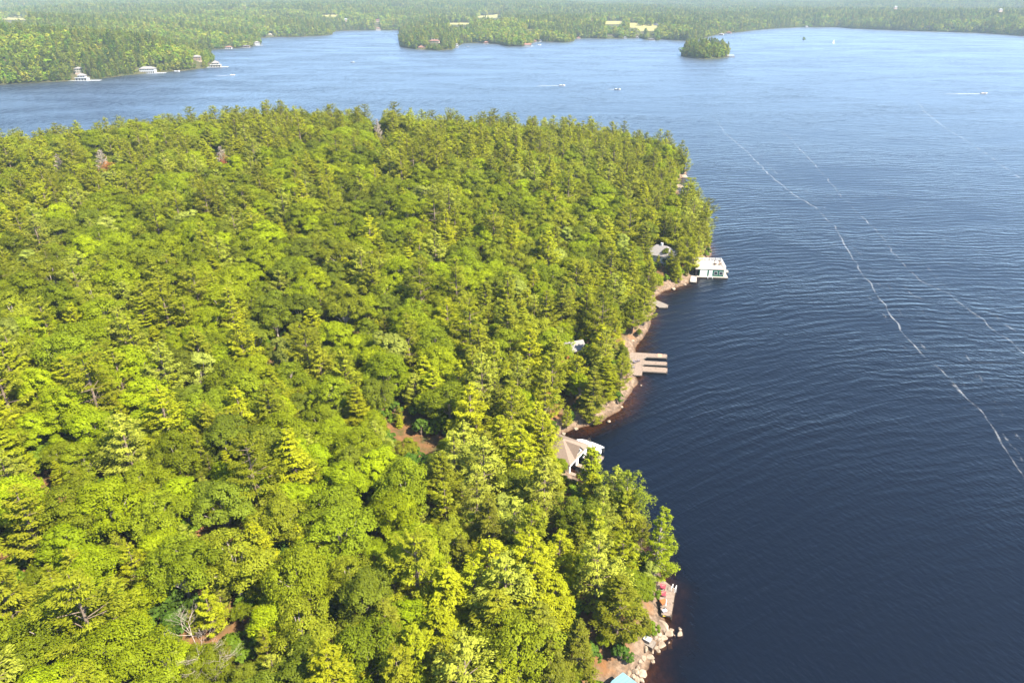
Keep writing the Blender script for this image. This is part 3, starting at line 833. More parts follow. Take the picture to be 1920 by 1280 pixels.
# ------------------------------------------------------------------ far forest
fcol = bpy.data.collections.new('far_tree_shapes')
FARM = []
def add_far(me):
    o = bpy.data.objects.new('far_shape_%03d' % len(FARM), me); fcol.objects.link(o); FARM.append(o)
fcols_b = [(0.156, 0.216, 0.012), (0.206, 0.258, 0.014), (0.106, 0.162, 0.014), (0.250, 0.282, 0.022), (0.169, 0.234, 0.012), (0.219, 0.234, 0.030)]
fcols_p = [(0.122, 0.168, 0.014), (0.163, 0.204, 0.018), (0.090, 0.134, 0.016), (0.194, 0.216, 0.030)]
fm_b = [foliage('far_leaves_%d' % i, c, 0.03, 0.3) for i, c in enumerate(fcols_b)]
fm_p = [foliage('far_needles_%d' % i, c, 0.03, 0.3, 0.2) for i, c in enumerate(fcols_p)]
fb = []; fp = []
for i in range(6):
    Q, T, segs = broadleaf(900 + i, 5.0, 13.0, 0.4, nl=12, ncl=10, nleaf=7, leaf=0.72, lob=0.44)
    fb.append((Q, T)); add_far(joined_mesh('far_broadleaf', Q, T, segs[:1], fm_b[i], M['bark']))
for i in range(4):
    Q, T, segs = conifer(950 + i, 18, 4.2, dens=20, leaf=0.62, whorl=1.6, ragged=0.35, base_f=0.03, shape=0.65)
    fp.append((Q, T)); add_far(joined_mesh('far_pine', Q, T, segs[:7], fm_p[i], M['bark']))
NF = len(FARM)
# canopy patches for the farthest hills: 30 x 30 m of trees as one shape each
for i in range(6):
    r2 = np.random.default_rng(60 + i); Qs = []; Ts = []; ms = []
    for gx_ in range(4):
        for gy_ in range(4):
            con = r2.random() < 0.35
            Q, T = (fp[r2.integers(4)] if con else fb[r2.integers(6)])
            kk = r2.random(len(Q)) < 0.45
            a = r2.uniform(0, 6.28); ca, sa = math.cos(a), math.sin(a); s = r2.uniform(0.75, 1.15)
            q = Q[kk] * s; q = np.stack([q[..., 0] * ca - q[..., 1] * sa, q[..., 0] * sa + q[..., 1] * ca, q[..., 2]], -1)
            q = q + np.array([gx_ * 8 - 12 + r2.uniform(-3, 3), gy_ * 8 - 12 + r2.uniform(-3, 3), 0])
            cen = q.mean(1, keepdims=True); q = cen + (q - cen) * 1.5
            Qs.append(q); Ts.append(T[kk]); mi = r2.integers(0, 6)
            ms.append(np.full(len(q), (6 + r2.integers(0, 4)) if con else mi))
    Q = np.concatenate(Qs); T = np.concatenate(Ts); nq = len(Q)
    add_far(np_mesh('canopy_patch', Q.reshape(-1, 3), np.arange(nq * 4).reshape(nq, 4), fm_b + fm_p, fmat=np.concatenate(ms), attrs={'tint': ('POINT', np.repeat(T, 4))}))

def polar_scatter(r0, r1, step, half=41):
    a = 0.5 * (r1 * r1 - r0 * r0) * 2 * R(half)
    m = int(a / (step * step))
    rr = np.sqrt(rng.uniform(r0 * r0, r1 * r1, m)); aa = rng.uniform(-R(half), R(half), m)
    return rr * np.sin(aa), rr * np.cos(aa)
def shoreline_gap(x, y, z, h):
    """clear pixels of far cottages, lawns and fields"""
    hit = np.zeros(x.shape, bool)
    for f in (0.3, 0.6, 0.95):
        px, py, _ = proj(x, y, z + h * f)
        hit |= in_field(px, py)
        for (ex, ey, ew, eh) in FAR_OPEN:
            hit |= (np.abs(px - ex) < ew) & (np.abs(py - ey) < eh)
    return hit
FAR_OPEN = [(152, 144, 17, 7.5), (147, 133, 6, 5), (276, 131, 21, 7), (404, 120, 17, 8), (368, 110, 11, 7), (428, 89, 9, 3.5), (460, 87, 11, 3.5), (482, 82, 9, 5),
            (506, 66, 8, 4.5), (790, 89, 10, 5), (814, 76, 14, 4.5), (857, 84, 4, 6), (912, 80, 8, 3), (990, 83, 10, 4), (1008, 76.5, 9, 3), (1146, 66, 9, 4.5), (1172, 71, 5, 3.5), (1195, 70, 5, 3),
            (708, 53, 7, 3.5), (648, 36, 5, 2.5), (708, 37, 6, 3), (1110, 38, 5, 3), (1230, 45, 8, 3.5), (1680, 13, 3, 2), (1877, 18, 4, 2), (1352, 66, 8, 4), (1366, 62, 8, 3), (1514, 51.5, 4, 2.5), (1368, 106, 9, 3.5), (1085, 71, 6, 3), (1222, 72, 10, 4)]
FP = []; FV = []; FS = []
for r0, r1, step, patch, brush in ((650, 1700, 5.8, False, False), (1700, 2700, 7.8, False, False), (650, 2600, 2.6, False, True), (2500, 9500, 30, True, False)):
    x, y = polar_scatter(r0, r1, step)
    z, d, di = far_h(x, y)
    ok = (d > 0.4) | (di > 0.4)
    if brush: ok &= (d < 9) & (di < 9)
    x, y, z, d = x[ok], y[ok], z[ok], d[ok]
    if patch:
        ok = ~shoreline_gap(x, y, z, np.full(x.shape, 14.0)) & (d > 25)
        x, y, z = x[ok], y[ok], z[ok]
        v = NF + rng.integers(0, 6, len(x)); s = rng.uniform(0.95, 1.35, (len(x), 1)) * np.array([[1, 1, 1]])
    else:
        ok = ~shoreline_gap(x, y, z, np.full(x.shape, 8.0 if brush else 17.0))
        x, y, z, d = x[ok], y[ok], z[ok], d[ok]
        pc = np.clip(0.25 + (fbm(x / 90, y / 90, 5, 3) - 0.5) * 2.2 + 0.3 * np.exp(-np.abs(d) / 20), 0.05, 0.95)
        v = np.where(rng.random(len(x)) < pc, 6 + rng.integers(0, 4, len(x)), rng.integers(0, 6, len(x)))
        s = rng.uniform(0.65, 1.1, (len(x), 1)) * np.array([[1, 1, 1]]) * (0.5 if brush else 1.0 if step < 7 else 1.2)
    FP.append(np.stack([x, y, z - 0.5], 1)); FV.append(v); FS.append(s)
FP = np.concatenate(FP); FV = np.concatenate(FV); FS = np.concatenate(FS)
print('far instances', len(FP))
instancer('far_shore_forest', FP, FV, rng.uniform(0, 6.28, len(FP)), FS, fcol, 'hazy mixed forest covering the far shores, island and hills', 'forest')

# ------------------------------------------------------------------ individual trees the photograph singles out
def place_top(px, ty_, h):
    """stand a thing of height h on the near ground so that its top shows at pixel (px, ty_)"""
    ys = np.linspace(40, 460, 1700)
    f = ys * CP + (CAM_H - 15) * SP
    x = (px - 960) / FPX * f
    z = near_h(x, ys)
    for _ in range(3):
        f = ys * CP - (z + h - CAM_H) * SP
        x = (px - 960) / FPX * f
        z = near_h(x, ys)
    _, py, _ = proj(x, ys, z + h)
    ok = (z > 0.3) & (py <= ty_)
    i = int(np.argmax(ok))
    return Vector((x[i], ys[i], z[i]))

def dead_conifer(seed, H, Lmax):
    rg = np.random.default_rng(seed); segs = []
    for i in range(6):
        segs.append(((0, 0, H * i / 6 - (1 if i == 0 else 0)), (0, 0, H * (i + 1) / 6), 0.016 * H * (1 - i / 6) + 0.04, 0.016 * H * (1 - (i + 1) / 6) + 0.03))
    br = []
    z = H * 0.2
    while z < H * 0.97:
        f = z / H
        for b in range(6):
            az = rg.uniform(0, 6.28); L_ = Lmax * (1.05 - f) ** 0.7 * rg.uniform(0.6, 1.1)
            d = np.array([math.cos(az), math.sin(az), 0.35]); a = np.array([0, 0, z + rg.uniform(-0.3, 0.3)])
            p1 = a + d * L_ * 0.6 + np.array([0, 0, -0.04 * L_]); p2 = a + d * L_ + np.array([0, 0, 0.12 * L_])
            br += [(a, p1, 0.07, 0.05), (p1, p2, 0.05, 0.03)]
            for q in range(11):
                s = rg.uniform(0.35, 1.0); c = a + (p2 - a) * s
                e = c + (d * 0.5 + rg.normal(size=3) * 0.6 + np.array([0, 0, 0.25])) * L_ * 0.30
                br.append((c, e, 0.055, 0.03))
        z += rg.uniform(0.5, 0.8)
    return segs, br

def dead_tree(px, ty_, H, Lmax, seed, label, rust=False):
    p = place_top(px, ty_, H)
    t = thing('dead_tree', label, 'dead tree', p - Vector((0, 0, 0.3)), 0, None)
    segs, br = dead_conifer(seed, H, Lmax)
    link('trunk', trunk_mesh('trunk', segs, M['dead_twig']), t)
    link('bare_branches', trunk_mesh('bare_branches', br, M['dead_twig'], 3), t)
    if rust:
        rg = np.random.default_rng(seed)
        nr = 620; c = np.array([Lmax * 0.65, -Lmax * 0.35, H * 0.5]) + rg.normal(size=(nr, 3)) * np.array([Lmax * 0.32, Lmax * 0.3, H * 0.10])
        Q = leaf_quads(c, rg.normal(size=(nr, 3)) * 0.6 + np.array([0.3, -0.3, 1.0]), rg.uniform(0.2, 0.42, nr), np.full(nr, 0.5), rg)
        link('rusty_needles', crown_mesh('rusty_needles', Q, rg.uniform(0.2, 0.9, nr), M['rust']), t)
dead_tree(411, 273, 13, 3.6, 1, 'grey dead conifer with a few rust-red boughs, bare between green crowns', True)
dead_tree(186, 281, 14, 4.2, 2, 'spreading grey dead conifer beside orange-brown needles near the ridge', True)
dead_tree(106, 288, 13, 3.4, 3, 'pale beige dead conifer with upright bare branches near the ridge')
dead_tree(706, 222, 14, 3.0, 4, 'slim brownish-grey dead conifer standing in the ridge pines')
dead_tree(375, 262, 11, 2.6, 5, 'small faded grey conifer with thin bare twigs on the slope')
dead_tree(1044, 225, 15, 0.9, 6, 'thin bare snag pole rising above the ridge trees')

def dead_broadleaf(px, py, seed, label):
    p = place_top(px, py, 11.0)
    t = thing('dead_broadleaf_tree', label, 'dead tree', p - Vector((0, 0, 0.3)), 0); t.scale = (1.25, 1.25, 1.15)
    rg = np.random.default_rng(seed); segs = []; br = []
    def grow(a, d, L_, r, lev):
        b = a + d * L_
        (segs if lev == 0 else br).append((a, b, r, r * 0.65))
        if lev >= 6: return
        for _ in range(4 if lev < 2 else 3):
            nd = d + rg.normal(size=3) * 0.55; nd[2] = abs(nd[2]) * 0.8 + 0.1; nd /= np.linalg.norm(nd)
            grow(b if rg.random() < 0.7 else a + d * L_ * 0.6, nd, L_ * rg.uniform(0.52, 0.75), r * 0.55, lev + 1)
    grow(np.array([0, 0, -0.6]), np.array([0.05, 0, 1.0]), 4.2, 0.15, 0)
    link('trunk', trunk_mesh('trunk', segs, M['dead_twig']), t)
    link('bare_branches', trunk_mesh('bare_branches', br, M['dead_twig'], 3), t)
dead_broadleaf(352, 1158, 5, 'leafless grey tree with a tangle of pale branches among lime crowns')

def special_pine(base, H, Lmax, seed, label, col, **kw):
    mat = foliage('shore_pine_needles_%d' % seed, col, trans=0.16)
    Q, T, segs = conifer(seed, H, Lmax, **kw)
    t = thing('pine_tree', label, 'pine tree', base, 0)
    link('trunk', trunk_mesh('trunk', segs, M['bark_grey']), t)
    link('crown', crown_mesh('crown', Q, T, mat), t)
b = P(1226, 1080, 1.0)
special_pine((b.x, b.y, 0.6), 15.5, 4.2, 41, 'lone windswept pine leaning over the water beside the plank dock', (0.215, 0.255, 0.007), lean=0.02, side=0.25, dens=230, ragged=0.38, whorl=1.45, base_f=0.10, shape=1.0, leaf=0.19)
b = P(1166, 1008, 1.5)
special_pine((b.x, b.y, 1.2), 15, 4.8, 43, 'ragged shoreline pine with bare grey limbs showing through its needles', (0.175, 0.21, 0.012), lean=0.01, side=0.2, dens=260, ragged=0.45, whorl=1.4, base_f=0.12, shape=0.6, leaf=0.19)
b = P(1105, 925, 1.5)
special_pine((b.x, b.y, 1.0), 12, 3.4, 45, 'small golden-tipped pine at the water next to the brown-roofed boathouse', (0.19, 0.225, 0.007), dens=260, ragged=0.35, whorl=0.9, base_f=0.08, leaf=0.19)

# ------------------------------------------------------------------ docks
def clip_poly(poly, a, b, c):
    """keep the part of a convex polygon with a*x+b*y <= c"""
    out = []
    for i in range(len(poly)):
        p, q = poly[i], poly[(i + 1) % len(poly)]
        sp_, sq_ = a * p[0] + b * p[1] - c, a * q[0] + b * q[1] - c
        if sp_ <= 0: out.append(p)
        if (sp_ < 0) != (sq_ < 0) and abs(sp_ - sq_) > 1e-9:
            t = sp_ / (sp_ - sq_); out.append((p[0] + (q[0] - p[0]) * t, p[1] + (q[1] - p[1]) * t))
    return out
def boards(mb, poly, dirv, z0, z1, w=0.17, gap=0.02):
    d = Vector(dirv).normalized(); nx, ny = -d.y, d.x
    s = [p[0] * nx + p[1] * ny for p in poly]
    c = min(s); rg = random.Random(int(abs(c) * 100))
    while c < max(s):
        q = clip_poly(clip_poly(poly, nx, ny, c + w - gap), -nx, -ny, -c)
        if len(q) >= 3: mb.prism(q, z0, z1 + rg.uniform(-0.012, 0.012))
        c += w
    return mb
def wpoly(pts, z): return [(P(x, y, z).x, P(x, y, z).y) for x, y in pts]
def shift(poly, o): return [(p[0] - o[0], p[1] - o[1]) for p in poly]

def dock(name, label, pieces, z, post_px, mat=None, dirs=None):
    """pieces: pixel outlines of convex deck sections at height z"""
    mat = mat or M['wood']
    polys = [wpoly(p, z) for p in pieces]
    o = (sum(p[0] for p in polys[0]) / len(polys[0]), sum(p[1] for p in polys[0]) / len(polys[0]))
    t = thing(name, label, 'dock', (o[0], o[1], 0))
    for i, pl in enumerate(polys):
        q = shift(pl, o)
        dv = dirs[i] if dirs else (0, 1, 0)
        e = boards(MB(), q, dv, z - 0.06, z).build('deck_boards', mat, t); e['kind'] = 'stuff'
        cx = sum(p[0] for p in q) / len(q); cy = sum(p[1] for p in q) / len(q)
        MB().prism([(cx + (p[0] - cx) * 0.985, cy + (p[1] - cy) * 0.985) for p in q], z - 0.32, z - 0.065).build('joist_frame', M['wood_grey'], t)
    for px, py in post_px:
        p = P(px, py, z)
        MB().tube((p.x - o[0], p.y - o[1], -2.5), (p.x - o[0], p.y - o[1], z + 0.12), 0.13, 0.12, 8).build('post', M['wood_dark'], t)
    return t

dock('finger_dock', 'grey plank dock with three long fingers and pointed boat slips below the pines',
     [[(1181, 660), (1205, 661.4), (1205, 672.5), (1202.3, 684.5), (1204.5, 695.5), (1203.8, 703.7), (1188.8, 703), (1184.5, 700.6), (1179, 689)],
      [(1205.1, 661.5), (1251, 664), (1250.9, 670.4), (1212, 668.9), (1205.1, 672.3)],
      [(1205.2, 673), (1211, 676.1), (1251, 678.4), (1250.9, 684.2), (1207.5, 682.4), (1202.6, 684.3)],
      [(1202.6, 685), (1207.5, 686.7), (1251.5, 689.4), (1251.3, 698), (1204.6, 695.4)]],
     0.6, [(1250, 665), (1250, 669.8), (1250, 679), (1250, 683.5), (1250.4, 690), (1250.2, 697.3), (1230, 667), (1230, 681), (1230, 691)],
     dirs=[(0, 1, 0)] * 4)
pp_ = wpoly([(1233, 662.8), (1241, 663.3), (1241, 669.6), (1233, 669.2)], 0.612)
tag(MB().prism(pp_, 0.60, 0.635).build('dock_mat', M['wood_red']), 'faded red mat lying across the outer dock finger', 'mat')

dock('small_dock', 'narrow weathered dock floating below the cottage rocks', [[(1221, 561.5), (1231, 562.5), (1253, 571.5), (1252, 576.5), (1236, 576), (1222, 568)]], 0.45, [(1251, 572), (1250, 576)], M['wood_grey'], dirs=[(1, 0.3, 0)])
fd = [(1244.2, 1086.8), (1266.9, 1104.4), (1259.0, 1154.4), (1240.3, 1151.2), (1236, 1120), (1232, 1096)]
a_, b_ = P(1266.9, 1104.4, 0.9), P(1259, 1154.4, 0.9)
dock('plank_dock', 'broad plank dock with a slanted end holding two red chairs', [fd], 0.9, [(1265.5, 1105), (1259, 1153), (1262.5, 1130)], M['wood'], dirs=[tuple(b_ - a_)])
p = P(1252, 1153.5, 0.55)
tag(MB().box(p.x - 0.85, p.x + 0.6, p.y - 0.14, p.y, 0.45, 0.72).build('dock_bumper', M['yellow'], bevel=0.04), 'yellow float strip under the end of the plank dock', 'bumper')

# ------------------------------------------------------------------ garden chairs
def chair(base, rz, mat, label, group=None):
    t = thing('garden_chair', label, 'chair', base, rz, group)
    for i in range(4):                                       # seat slats
        MB().box(-0.28, 0.28, -0.30 + i * 0.14, -0.18 + i * 0.14, 0.40 - i * 0.045, 0.43 - i * 0.045).build('seat_slat', mat, t)
    for i in range(5):                                       # fan back
        x = -0.24 + i * 0.12; h = 1.02 - abs(i - 2) * 0.06
        MB().add([(x - 0.05, 0.22, 0.26), (x + 0.05, 0.22, 0.26), (x * 1.25 + 0.055, 0.52, h), (x * 1.25 - 0.055, 0.52, h),
                  (x - 0.05, 0.25, 0.26), (x + 0.05, 0.25, 0.26), (x * 1.25 + 0.055, 0.55, h), (x * 1.25 - 0.055, 0.55, h)],
                 [(0, 1, 2, 3), (7, 6, 5, 4), (0, 4, 5, 1), (3, 2, 6, 7), (1, 5, 6, 2), (0, 3, 7, 4)]).build('back_slat', mat, t)
    for s in (-1, 1):
        MB().box(s * 0.36 - 0.075, s * 0.36 + 0.075, -0.38, 0.42, 0.575, 0.605).build('armrest', mat, t)
        MB().box(s * 0.32 - 0.03, s * 0.32 + 0.03, -0.34, -0.25, 0, 0.575).build('leg', mat, t)
        MB().add([(s * 0.30 - 0.02, -0.26, 0.44), (s * 0.30 + 0.02, -0.26, 0.44), (s * 0.30 + 0.02, 0.62, 0.08), (s * 0.30 - 0.02, 0.62, 0.08),
                  (s * 0.30 - 0.02, -0.26, 0.32), (s * 0.30 + 0.02, -0.26, 0.32), (s * 0.30 + 0.02, 0.62, 0.0), (s * 0.30 - 0.02, 0.62, 0.0)],
                 [(0, 1, 2, 3), (7, 6, 5, 4), (0, 4, 5, 1), (3, 2, 6, 7), (1, 5, 6, 2), (0, 3, 7, 4)]).build('side_rail', mat, t)
    return t
for px, py, rz, lab in ((1243.3, 1103, 1.2, 'red garden chair on the plank dock, closer to the lone leaning pine'), (1243.8, 1116.5, 1.35, 'red garden chair on the plank dock, closer to the folded parasol')):
    chair(P(px, py, 0.905), rz, M['pink'], lab)
M['grey_plastic'] = surf('grey_plastic', (0.20, 0.17, 0.19), 0.5, 0.1, 3)
for px, py, rz, lab in ((1182, 677.5, 1.6, 'dark grey chair at the landward edge of the finger dock'), (1190.5, 680.5, 0.9, 'grey reclining chair in the middle of the finger dock platform'),
                        (1197, 677.8, 1.5, 'grey chair beside the pointed end of the upper boat slip'), (1187, 690.2, 1.7, 'grey chair alone on the open end of the finger dock platform')):
    chair(P(px, py, 0.605), rz, M['grey_plastic'], lab)

p = P(1247, 1141, 0.9)
t = thing('parasol', 'folded white parasol standing on the plank dock', 'parasol', p)
MB().tube((0, 0, 0), (0, 0, 2.3), 0.03, 0.03, 8).build('pole', M['metal'], t)
MB().tube((0, 0, 0.75), (0, 0, 1.2), 0.10, 0.15, 10).tube((0, 0, 1.2), (0, 0, 2.2), 0.15, 0.05, 10).build('folded_canopy', M['white'], t)
MB().tube((0, 0, 0), (0, 0, 0.08), 0.28, 0.26, 12).build('base', M['black'], t)
p = P(1243.5, 1131, 0.9)
t = thing('dock_table', 'low brown square table near the parasol on the dock', 'table', p, 0.3)
MB().box(-0.5, 0.5, -0.5, 0.5, 0.42, 0.47).build('table_top', M['orange_wood'], t)
for sx_ in (-1, 1):
    for sy_ in (-1, 1): MB().box(sx_ * 0.42 - 0.04, sx_ * 0.42 + 0.04, sy_ * 0.42 - 0.04, sy_ * 0.42 + 0.04, 0, 0.42).build('leg', M['orange_wood'], t)
p = P(1245.5, 1146.5, 0.9)
t = thing('cooler_box', 'small dark cooler box with a pale lid by the parasol', 'cooler', p, 0.3)
MB().box(-0.35, 0.35, -0.22, 0.22, 0, 0.34).build('body', M['grey_plastic'], t, 0.03); MB().box(-0.37, 0.37, -0.24, 0.24, 0.345, 0.42).build('lid', M['white'], t, 0.02)
p = P(1263, 1105.5, 0.9)
t = thing('swim_ladder', 'white swim ladder at the slanted corner of the plank dock', 'ladder', p, -0.5)
for s in (-1, 1):
    MB().tube((s * 0.3, -0.5, 0), (s * 0.3, -0.5, 0.8), 0.05).tube((s * 0.3, -0.5, 0.8), (s * 0.3, 0.45, 0.8), 0.05).tube((s * 0.3, 0.45, 0.8), (s * 0.3, 0.62, -1.6), 0.05).build('rail', M['white'], t)
for i in range(4): MB().box(-0.3, 0.3, 0.42 + i * 0.05, 0.56 + i * 0.05, -0.1 - i * 0.35, -0.05 - i * 0.35).build('step', M['white'], t)

# ------------------------------------------------------------------ boulders
def boulder_mesh(seed, n=2):
    bm = bmesh.new(); bmesh.ops.create_icosphere(bm, subdivisions=n, radius=1.0)
    rg = np.random.default_rng(seed)
    cuts = sphere_dirs(rg, 11); offs = rg.uniform(0.42, 0.85, 11)
    for v in bm.verts:
        q = np.array(v.co)
        for c, o_ in zip(cuts, offs):
            dd = q @ c - o_
            if dd > 0: q = q - c * dd * 0.92
        v.co = q * (1 + rg.normal(0, 0.02))
    me = bpy.data.meshes.new('boulder'); bm.to_mesh(me); bm.free(); me.materials.append(M['boulder']); return me
BM = [boulder_mesh(s) for s in range(9)]
def cpx(x, y): return 1180 + x / 9.85, 1150 + y / 9.85
ROCKS = [(535, 345, 66, 62), (715, 365, 82, 70), (775, 290, 52, 50), (930, 285, 46, 40), (930, 385, 80, 45), (630, 445, 62, 58), (595, 575, 92, 80), (735, 510, 52, 62),
         (755, 605, 50, 40), (520, 690, 60, 45), (545, 450, 42, 42), (825, 415, 25, 22), (300, 655, 66, 48), (425, 695, 36, 36), (380, 770, 66, 62), (262, 790, 48, 66),
         (430, 885, 48, 36), (190, 870, 42, 44), (235, 1080, 80, 78), (105, 1055, 56, 56), (160, 985, 38, 40), (210, 1200, 42, 66), (65, 1140, 44, 36), (130, 1225, 80, 40), (485, 620, 50, 44), (790, 485, 24, 20), (650, 300, 40, 44), (470, 420, 40, 40)]
for i, (x, y, rx, ry) in enumerate(ROCKS):
    px, py = cpx(x, y); w = rx / 9.85; hgt_ = ry / 9.85
    q = P(px, py + hgt_ * 0.5, 0.0); m_ = FPX and (90 / (-ray(px, py)[2])) / FPX
    gz = float(near_h(np.array([q.x]), np.array([q.y]))[0]); gz = min(max(gz, -0.3), 0.9)
    q = P(px, py + hgt_ * 0.35, gz)
    o = link('boulder', BM[i % 9], None, (q.x, q.y, gz + 0.1 * w * m_), i * 1.7)
    o.scale = (w * m_ * 1.35, hgt_ * m_ * 1.5, max(0.4, 0.95 * w * m_))
    big = 'big ' if rx * ry > 4200 else 'small ' if rx * ry < 1700 else ''
    where = ('standing in the shallows off the rock pile' if x > 880 else 'beside the pale blue roof' if y > 940 else 'at the outer edge of the rock pile' if x > 700 else
             'on the bank below the shore platform' if x < 450 else 'against the smooth granite slab' if y < 400 else 'in the middle of the rock pile')
    lab = big + ('long ' if max(rx, ry) > 1.45 * min(rx, ry) else '') + 'blocky pale granite boulder ' + where
    tag(o, lab, 'boulder', lab)
for i, (px, py, w, lab) in enumerate(((1141, 789, 3.6, 'rounded boulder standing in the amber shallows'), (1080, 803, 3.8, 'grey boulder at the corner of the rock ledge by the brown roof'), (1166, 762, 2.6, 'small stone at the waterline of the curved rock ledge'),
                                     (1202, 722, 1.8, 'lone stone in the water below the finger dock'), (1057, 812, 4.5, 'tall boulder behind the brown-roofed boathouse'), (1186, 640, 6, 'broad grey outcrop above the finger dock'), (1172, 628, 4, 'pale rock on the bank above the finger dock'),
                                     (1284, 533, 4, 'flat rock beside the white pier'), (1262, 541, 5, 'pinkish ledge rock on the bay shore'), (1322, 486, 5, 'rock behind the flat-roofed green boathouse'), (1272, 350, 8, 'pale rock face in the cove under the headland tip pines'), (1283, 331, 6, 'dark rock at the tip of the headland'))):
    q = P(px, py, 0.2); m_ = (90 / (-ray(px, py)[2])) / FPX
    o = link('boulder', BM[(i * 4 + 1) % 9], None, (q.x, q.y, 0.15), i * 2.1); o.scale = (w * m_ * 1.2, w * m_ * 1.2, w * m_ * 0.7)
    tag(o, lab, 'boulder')
q = P(1237, 1164, 0.6)
o = link('rock_slab', boulder_mesh(77, 3), None, (q.x, q.y, 0.0), 0.3); o.scale = (1.5, 2.3, 0.95)
tag(o, 'smooth sloping granite slab between the plank dock and the boulders', 'rock slab')

# platform with a white-lidded box among the boulders
p = P(1217, 1204, 1.0)
t = thing('shore_platform', 'small grey wooden platform wedged among the boulders', 'platform', p, -0.62)
e = boards(MB(), [(-0.9, -0.7), (0.9, -0.7), (0.9, 0.7), (-0.9, 0.7)], (0, 1, 0), 0.0, 0.06, 0.16).build('deck_boards', M['wood_grey'], t); e['kind'] = 'stuff'
MB().box(-0.85, 0.85, -0.65, 0.65, -0.9, -0.005).build('crib', M['wood_dark'], t)
t = thing('storage_box', 'storage box with a white lid standing on the shore platform', 'box', p + Vector((-0.25, 0.25, 0.07)), -0.62)
MB().box(-0.55, 0.55, -0.42, 0.42, 0, 0.5).build('body', M['wood_grey'], t); MB().box(-0.6, 0.6, -0.47, 0.47, 0.502, 0.58).build('lid', M['far_white'], t, 0.03)

# ------------------------------------------------------------------ buildings near the water
def hip_roof(mb, x0, x1, y0, y1, z0, h, th=0.18):
    w = min(x1 - x0, y1 - y0) / 2
    if x1 - x0 >= y1 - y0: r0, r1 = (x0 + w, (y0 + y1) / 2, z0 + h), (x1 - w + 0.01, (y0 + y1) / 2, z0 + h)
    else: r0, r1 = ((x0 + x1) / 2, y0 + w, z0 + h), ((x0 + x1) / 2, y1 - w + 0.01, z0 + h)
    c = [(x0, y0, z0), (x1, y0, z0), (x1, y1, z0), (x0, y1, z0)]
    b_ = [(x, y, z0 - th) for x, y, _ in c]
    vs = c + b_ + [r0, r1]
    if x1 - x0 >= y1 - y0: fs = [(0, 1, 9, 8), (2, 3, 8, 9), (1, 2, 9), (3, 0, 8)]
    else: fs = [(3, 0, 8, 9), (1, 2, 9, 8), (0, 1, 8), (2, 3, 9)]
    fs += [(0, 4, 5, 1), (1, 5, 6, 2), (2, 6, 7, 3), (3, 7, 4, 0), (7, 6, 5, 4)]
    return mb.add(vs, fs)
def gable_roof(mb, x0, x1, y0, y1, z0, h, th=0.15):
    """ridge along x"""
    ym = (y0 + y1) / 2
    return mb.add([(x0, y0, z0), (x1, y0, z0), (x1, ym, z0 + h), (x0, ym, z0 + h), (x1, y1, z0), (x0, y1, z0),
                   (x0, y0, z0 - th), (x1, y0, z0 - th), (x1, y1, z0 - th), (x0, y1, z0 - th)],
                  [(0, 1, 2, 3), (3, 2, 4, 5), (0, 6, 7, 1), (4, 8, 9, 5), (6, 9, 8, 7), (0, 3, 5, 9, 6), (1, 7, 8, 4, 2)])
def window(parent, x, y, z, w, h, face, frame=None, pane=None):
    """face: 'y-','y+','x+','x-' outward direction; x,y,z is the centre on the wall"""
    frame = frame or M['far_white']; pane = pane or M['glass']
    def bx(w_, h_, d0, d1, n, m_, par):
        if face[0] == 'y':
            s = -1 if face[1] == '-' else 1; ya, yb = sorted((y + s * d0, y + s * d1)); mb = MB().box(x - w_ / 2, x + w_ / 2, ya, yb, z - h_ / 2, z + h_ / 2)
        else:
            s = -1 if face[1] == '-' else 1; xa, xb = sorted((x + s * d0, x + s * d1)); mb = MB().box(xa, xb, y - w_ / 2, y + w_ / 2, z - h_ / 2, z + h_ / 2)
        return mb.build(n, m_, par)
    f = bx(w + 0.3, h + 0.3, -0.02, 0.07, 'window', frame, parent)
    bx(w, h, 0.072, 0.085, 'pane', pane, f)
    return f

# green boathouse with a flat roof deck
p = P(1305, 519.5, 0.0)
t = thing('boathouse', 'dark green boathouse with a white flat roof deck and railing', 'boathouse', p, R(-5))
WB, DB, HB = 9.4, 8.6, 3.2
e = boards(MB(), [(-0.9, -1.0), (11.0, -1.0), (11.0, 9.0), (-0.9, 9.0)], (0, 1, 0), 0.42, 0.5, 0.2).build('dock_apron', M['deck_white'], t); e['kind'] = 'stuff'
MB().box(-0.8, 10.9, -0.92, 8.9, -1.5, 0.415).build('crib', M['wood_dark'], t)
MB().box(0.9, WB, 0, DB, 0.505, HB - 0.205).build('wall', M['green'], t)
MB().box(-0.5, 10.1, -0.12, DB + 0.4, HB - 0.2, HB).build('roof_deck', M['deck_white'], t)
MB().box(-0.5, 0.15, -0.43, DB * 0.45, 0.5, HB - 0.25).build('doorway_shade', M['dark'], t)  # black block painting the shade of the doorway opening under the overhang
for q in ((-0.35, -0.3), (-0.35, DB * 0.5), (10.0, -0.3)):
    MB().box(q[0] - 0.09, q[0] + 0.09, q[1] - 0.09, q[1] + 0.09, 0.5, HB - 0.25).build('post', M['white'], t)
MB().box(1.2, 3.7, -0.09, -0.003, 0.52, 2.75).build('garage_door', M['white'], t)
d_ = MB().box(4.3, 5.5, -0.08, -0.003, 0.52, 2.7).build('door', M['white'], t); MB().tube((5.35, -0.12, 1.55), (5.35, -0.085, 1.55), 0.05).build('handle', M['metal'], d_)
for x in (6.7, 8.5): window(t, x, 0, 1.75, 0.95, 0.95, 'y-')
for y in (2.5, 5.8): window(t, WB, y, 1.7, 1.1, 1.0, 'x+')
for x in np.linspace(-0.4, 10.0, 9): MB().box(x - 0.06, x + 0.06, DB + 0.2, DB + 0.32, HB, HB + 1.05).build('railing_post', M['white'], t)
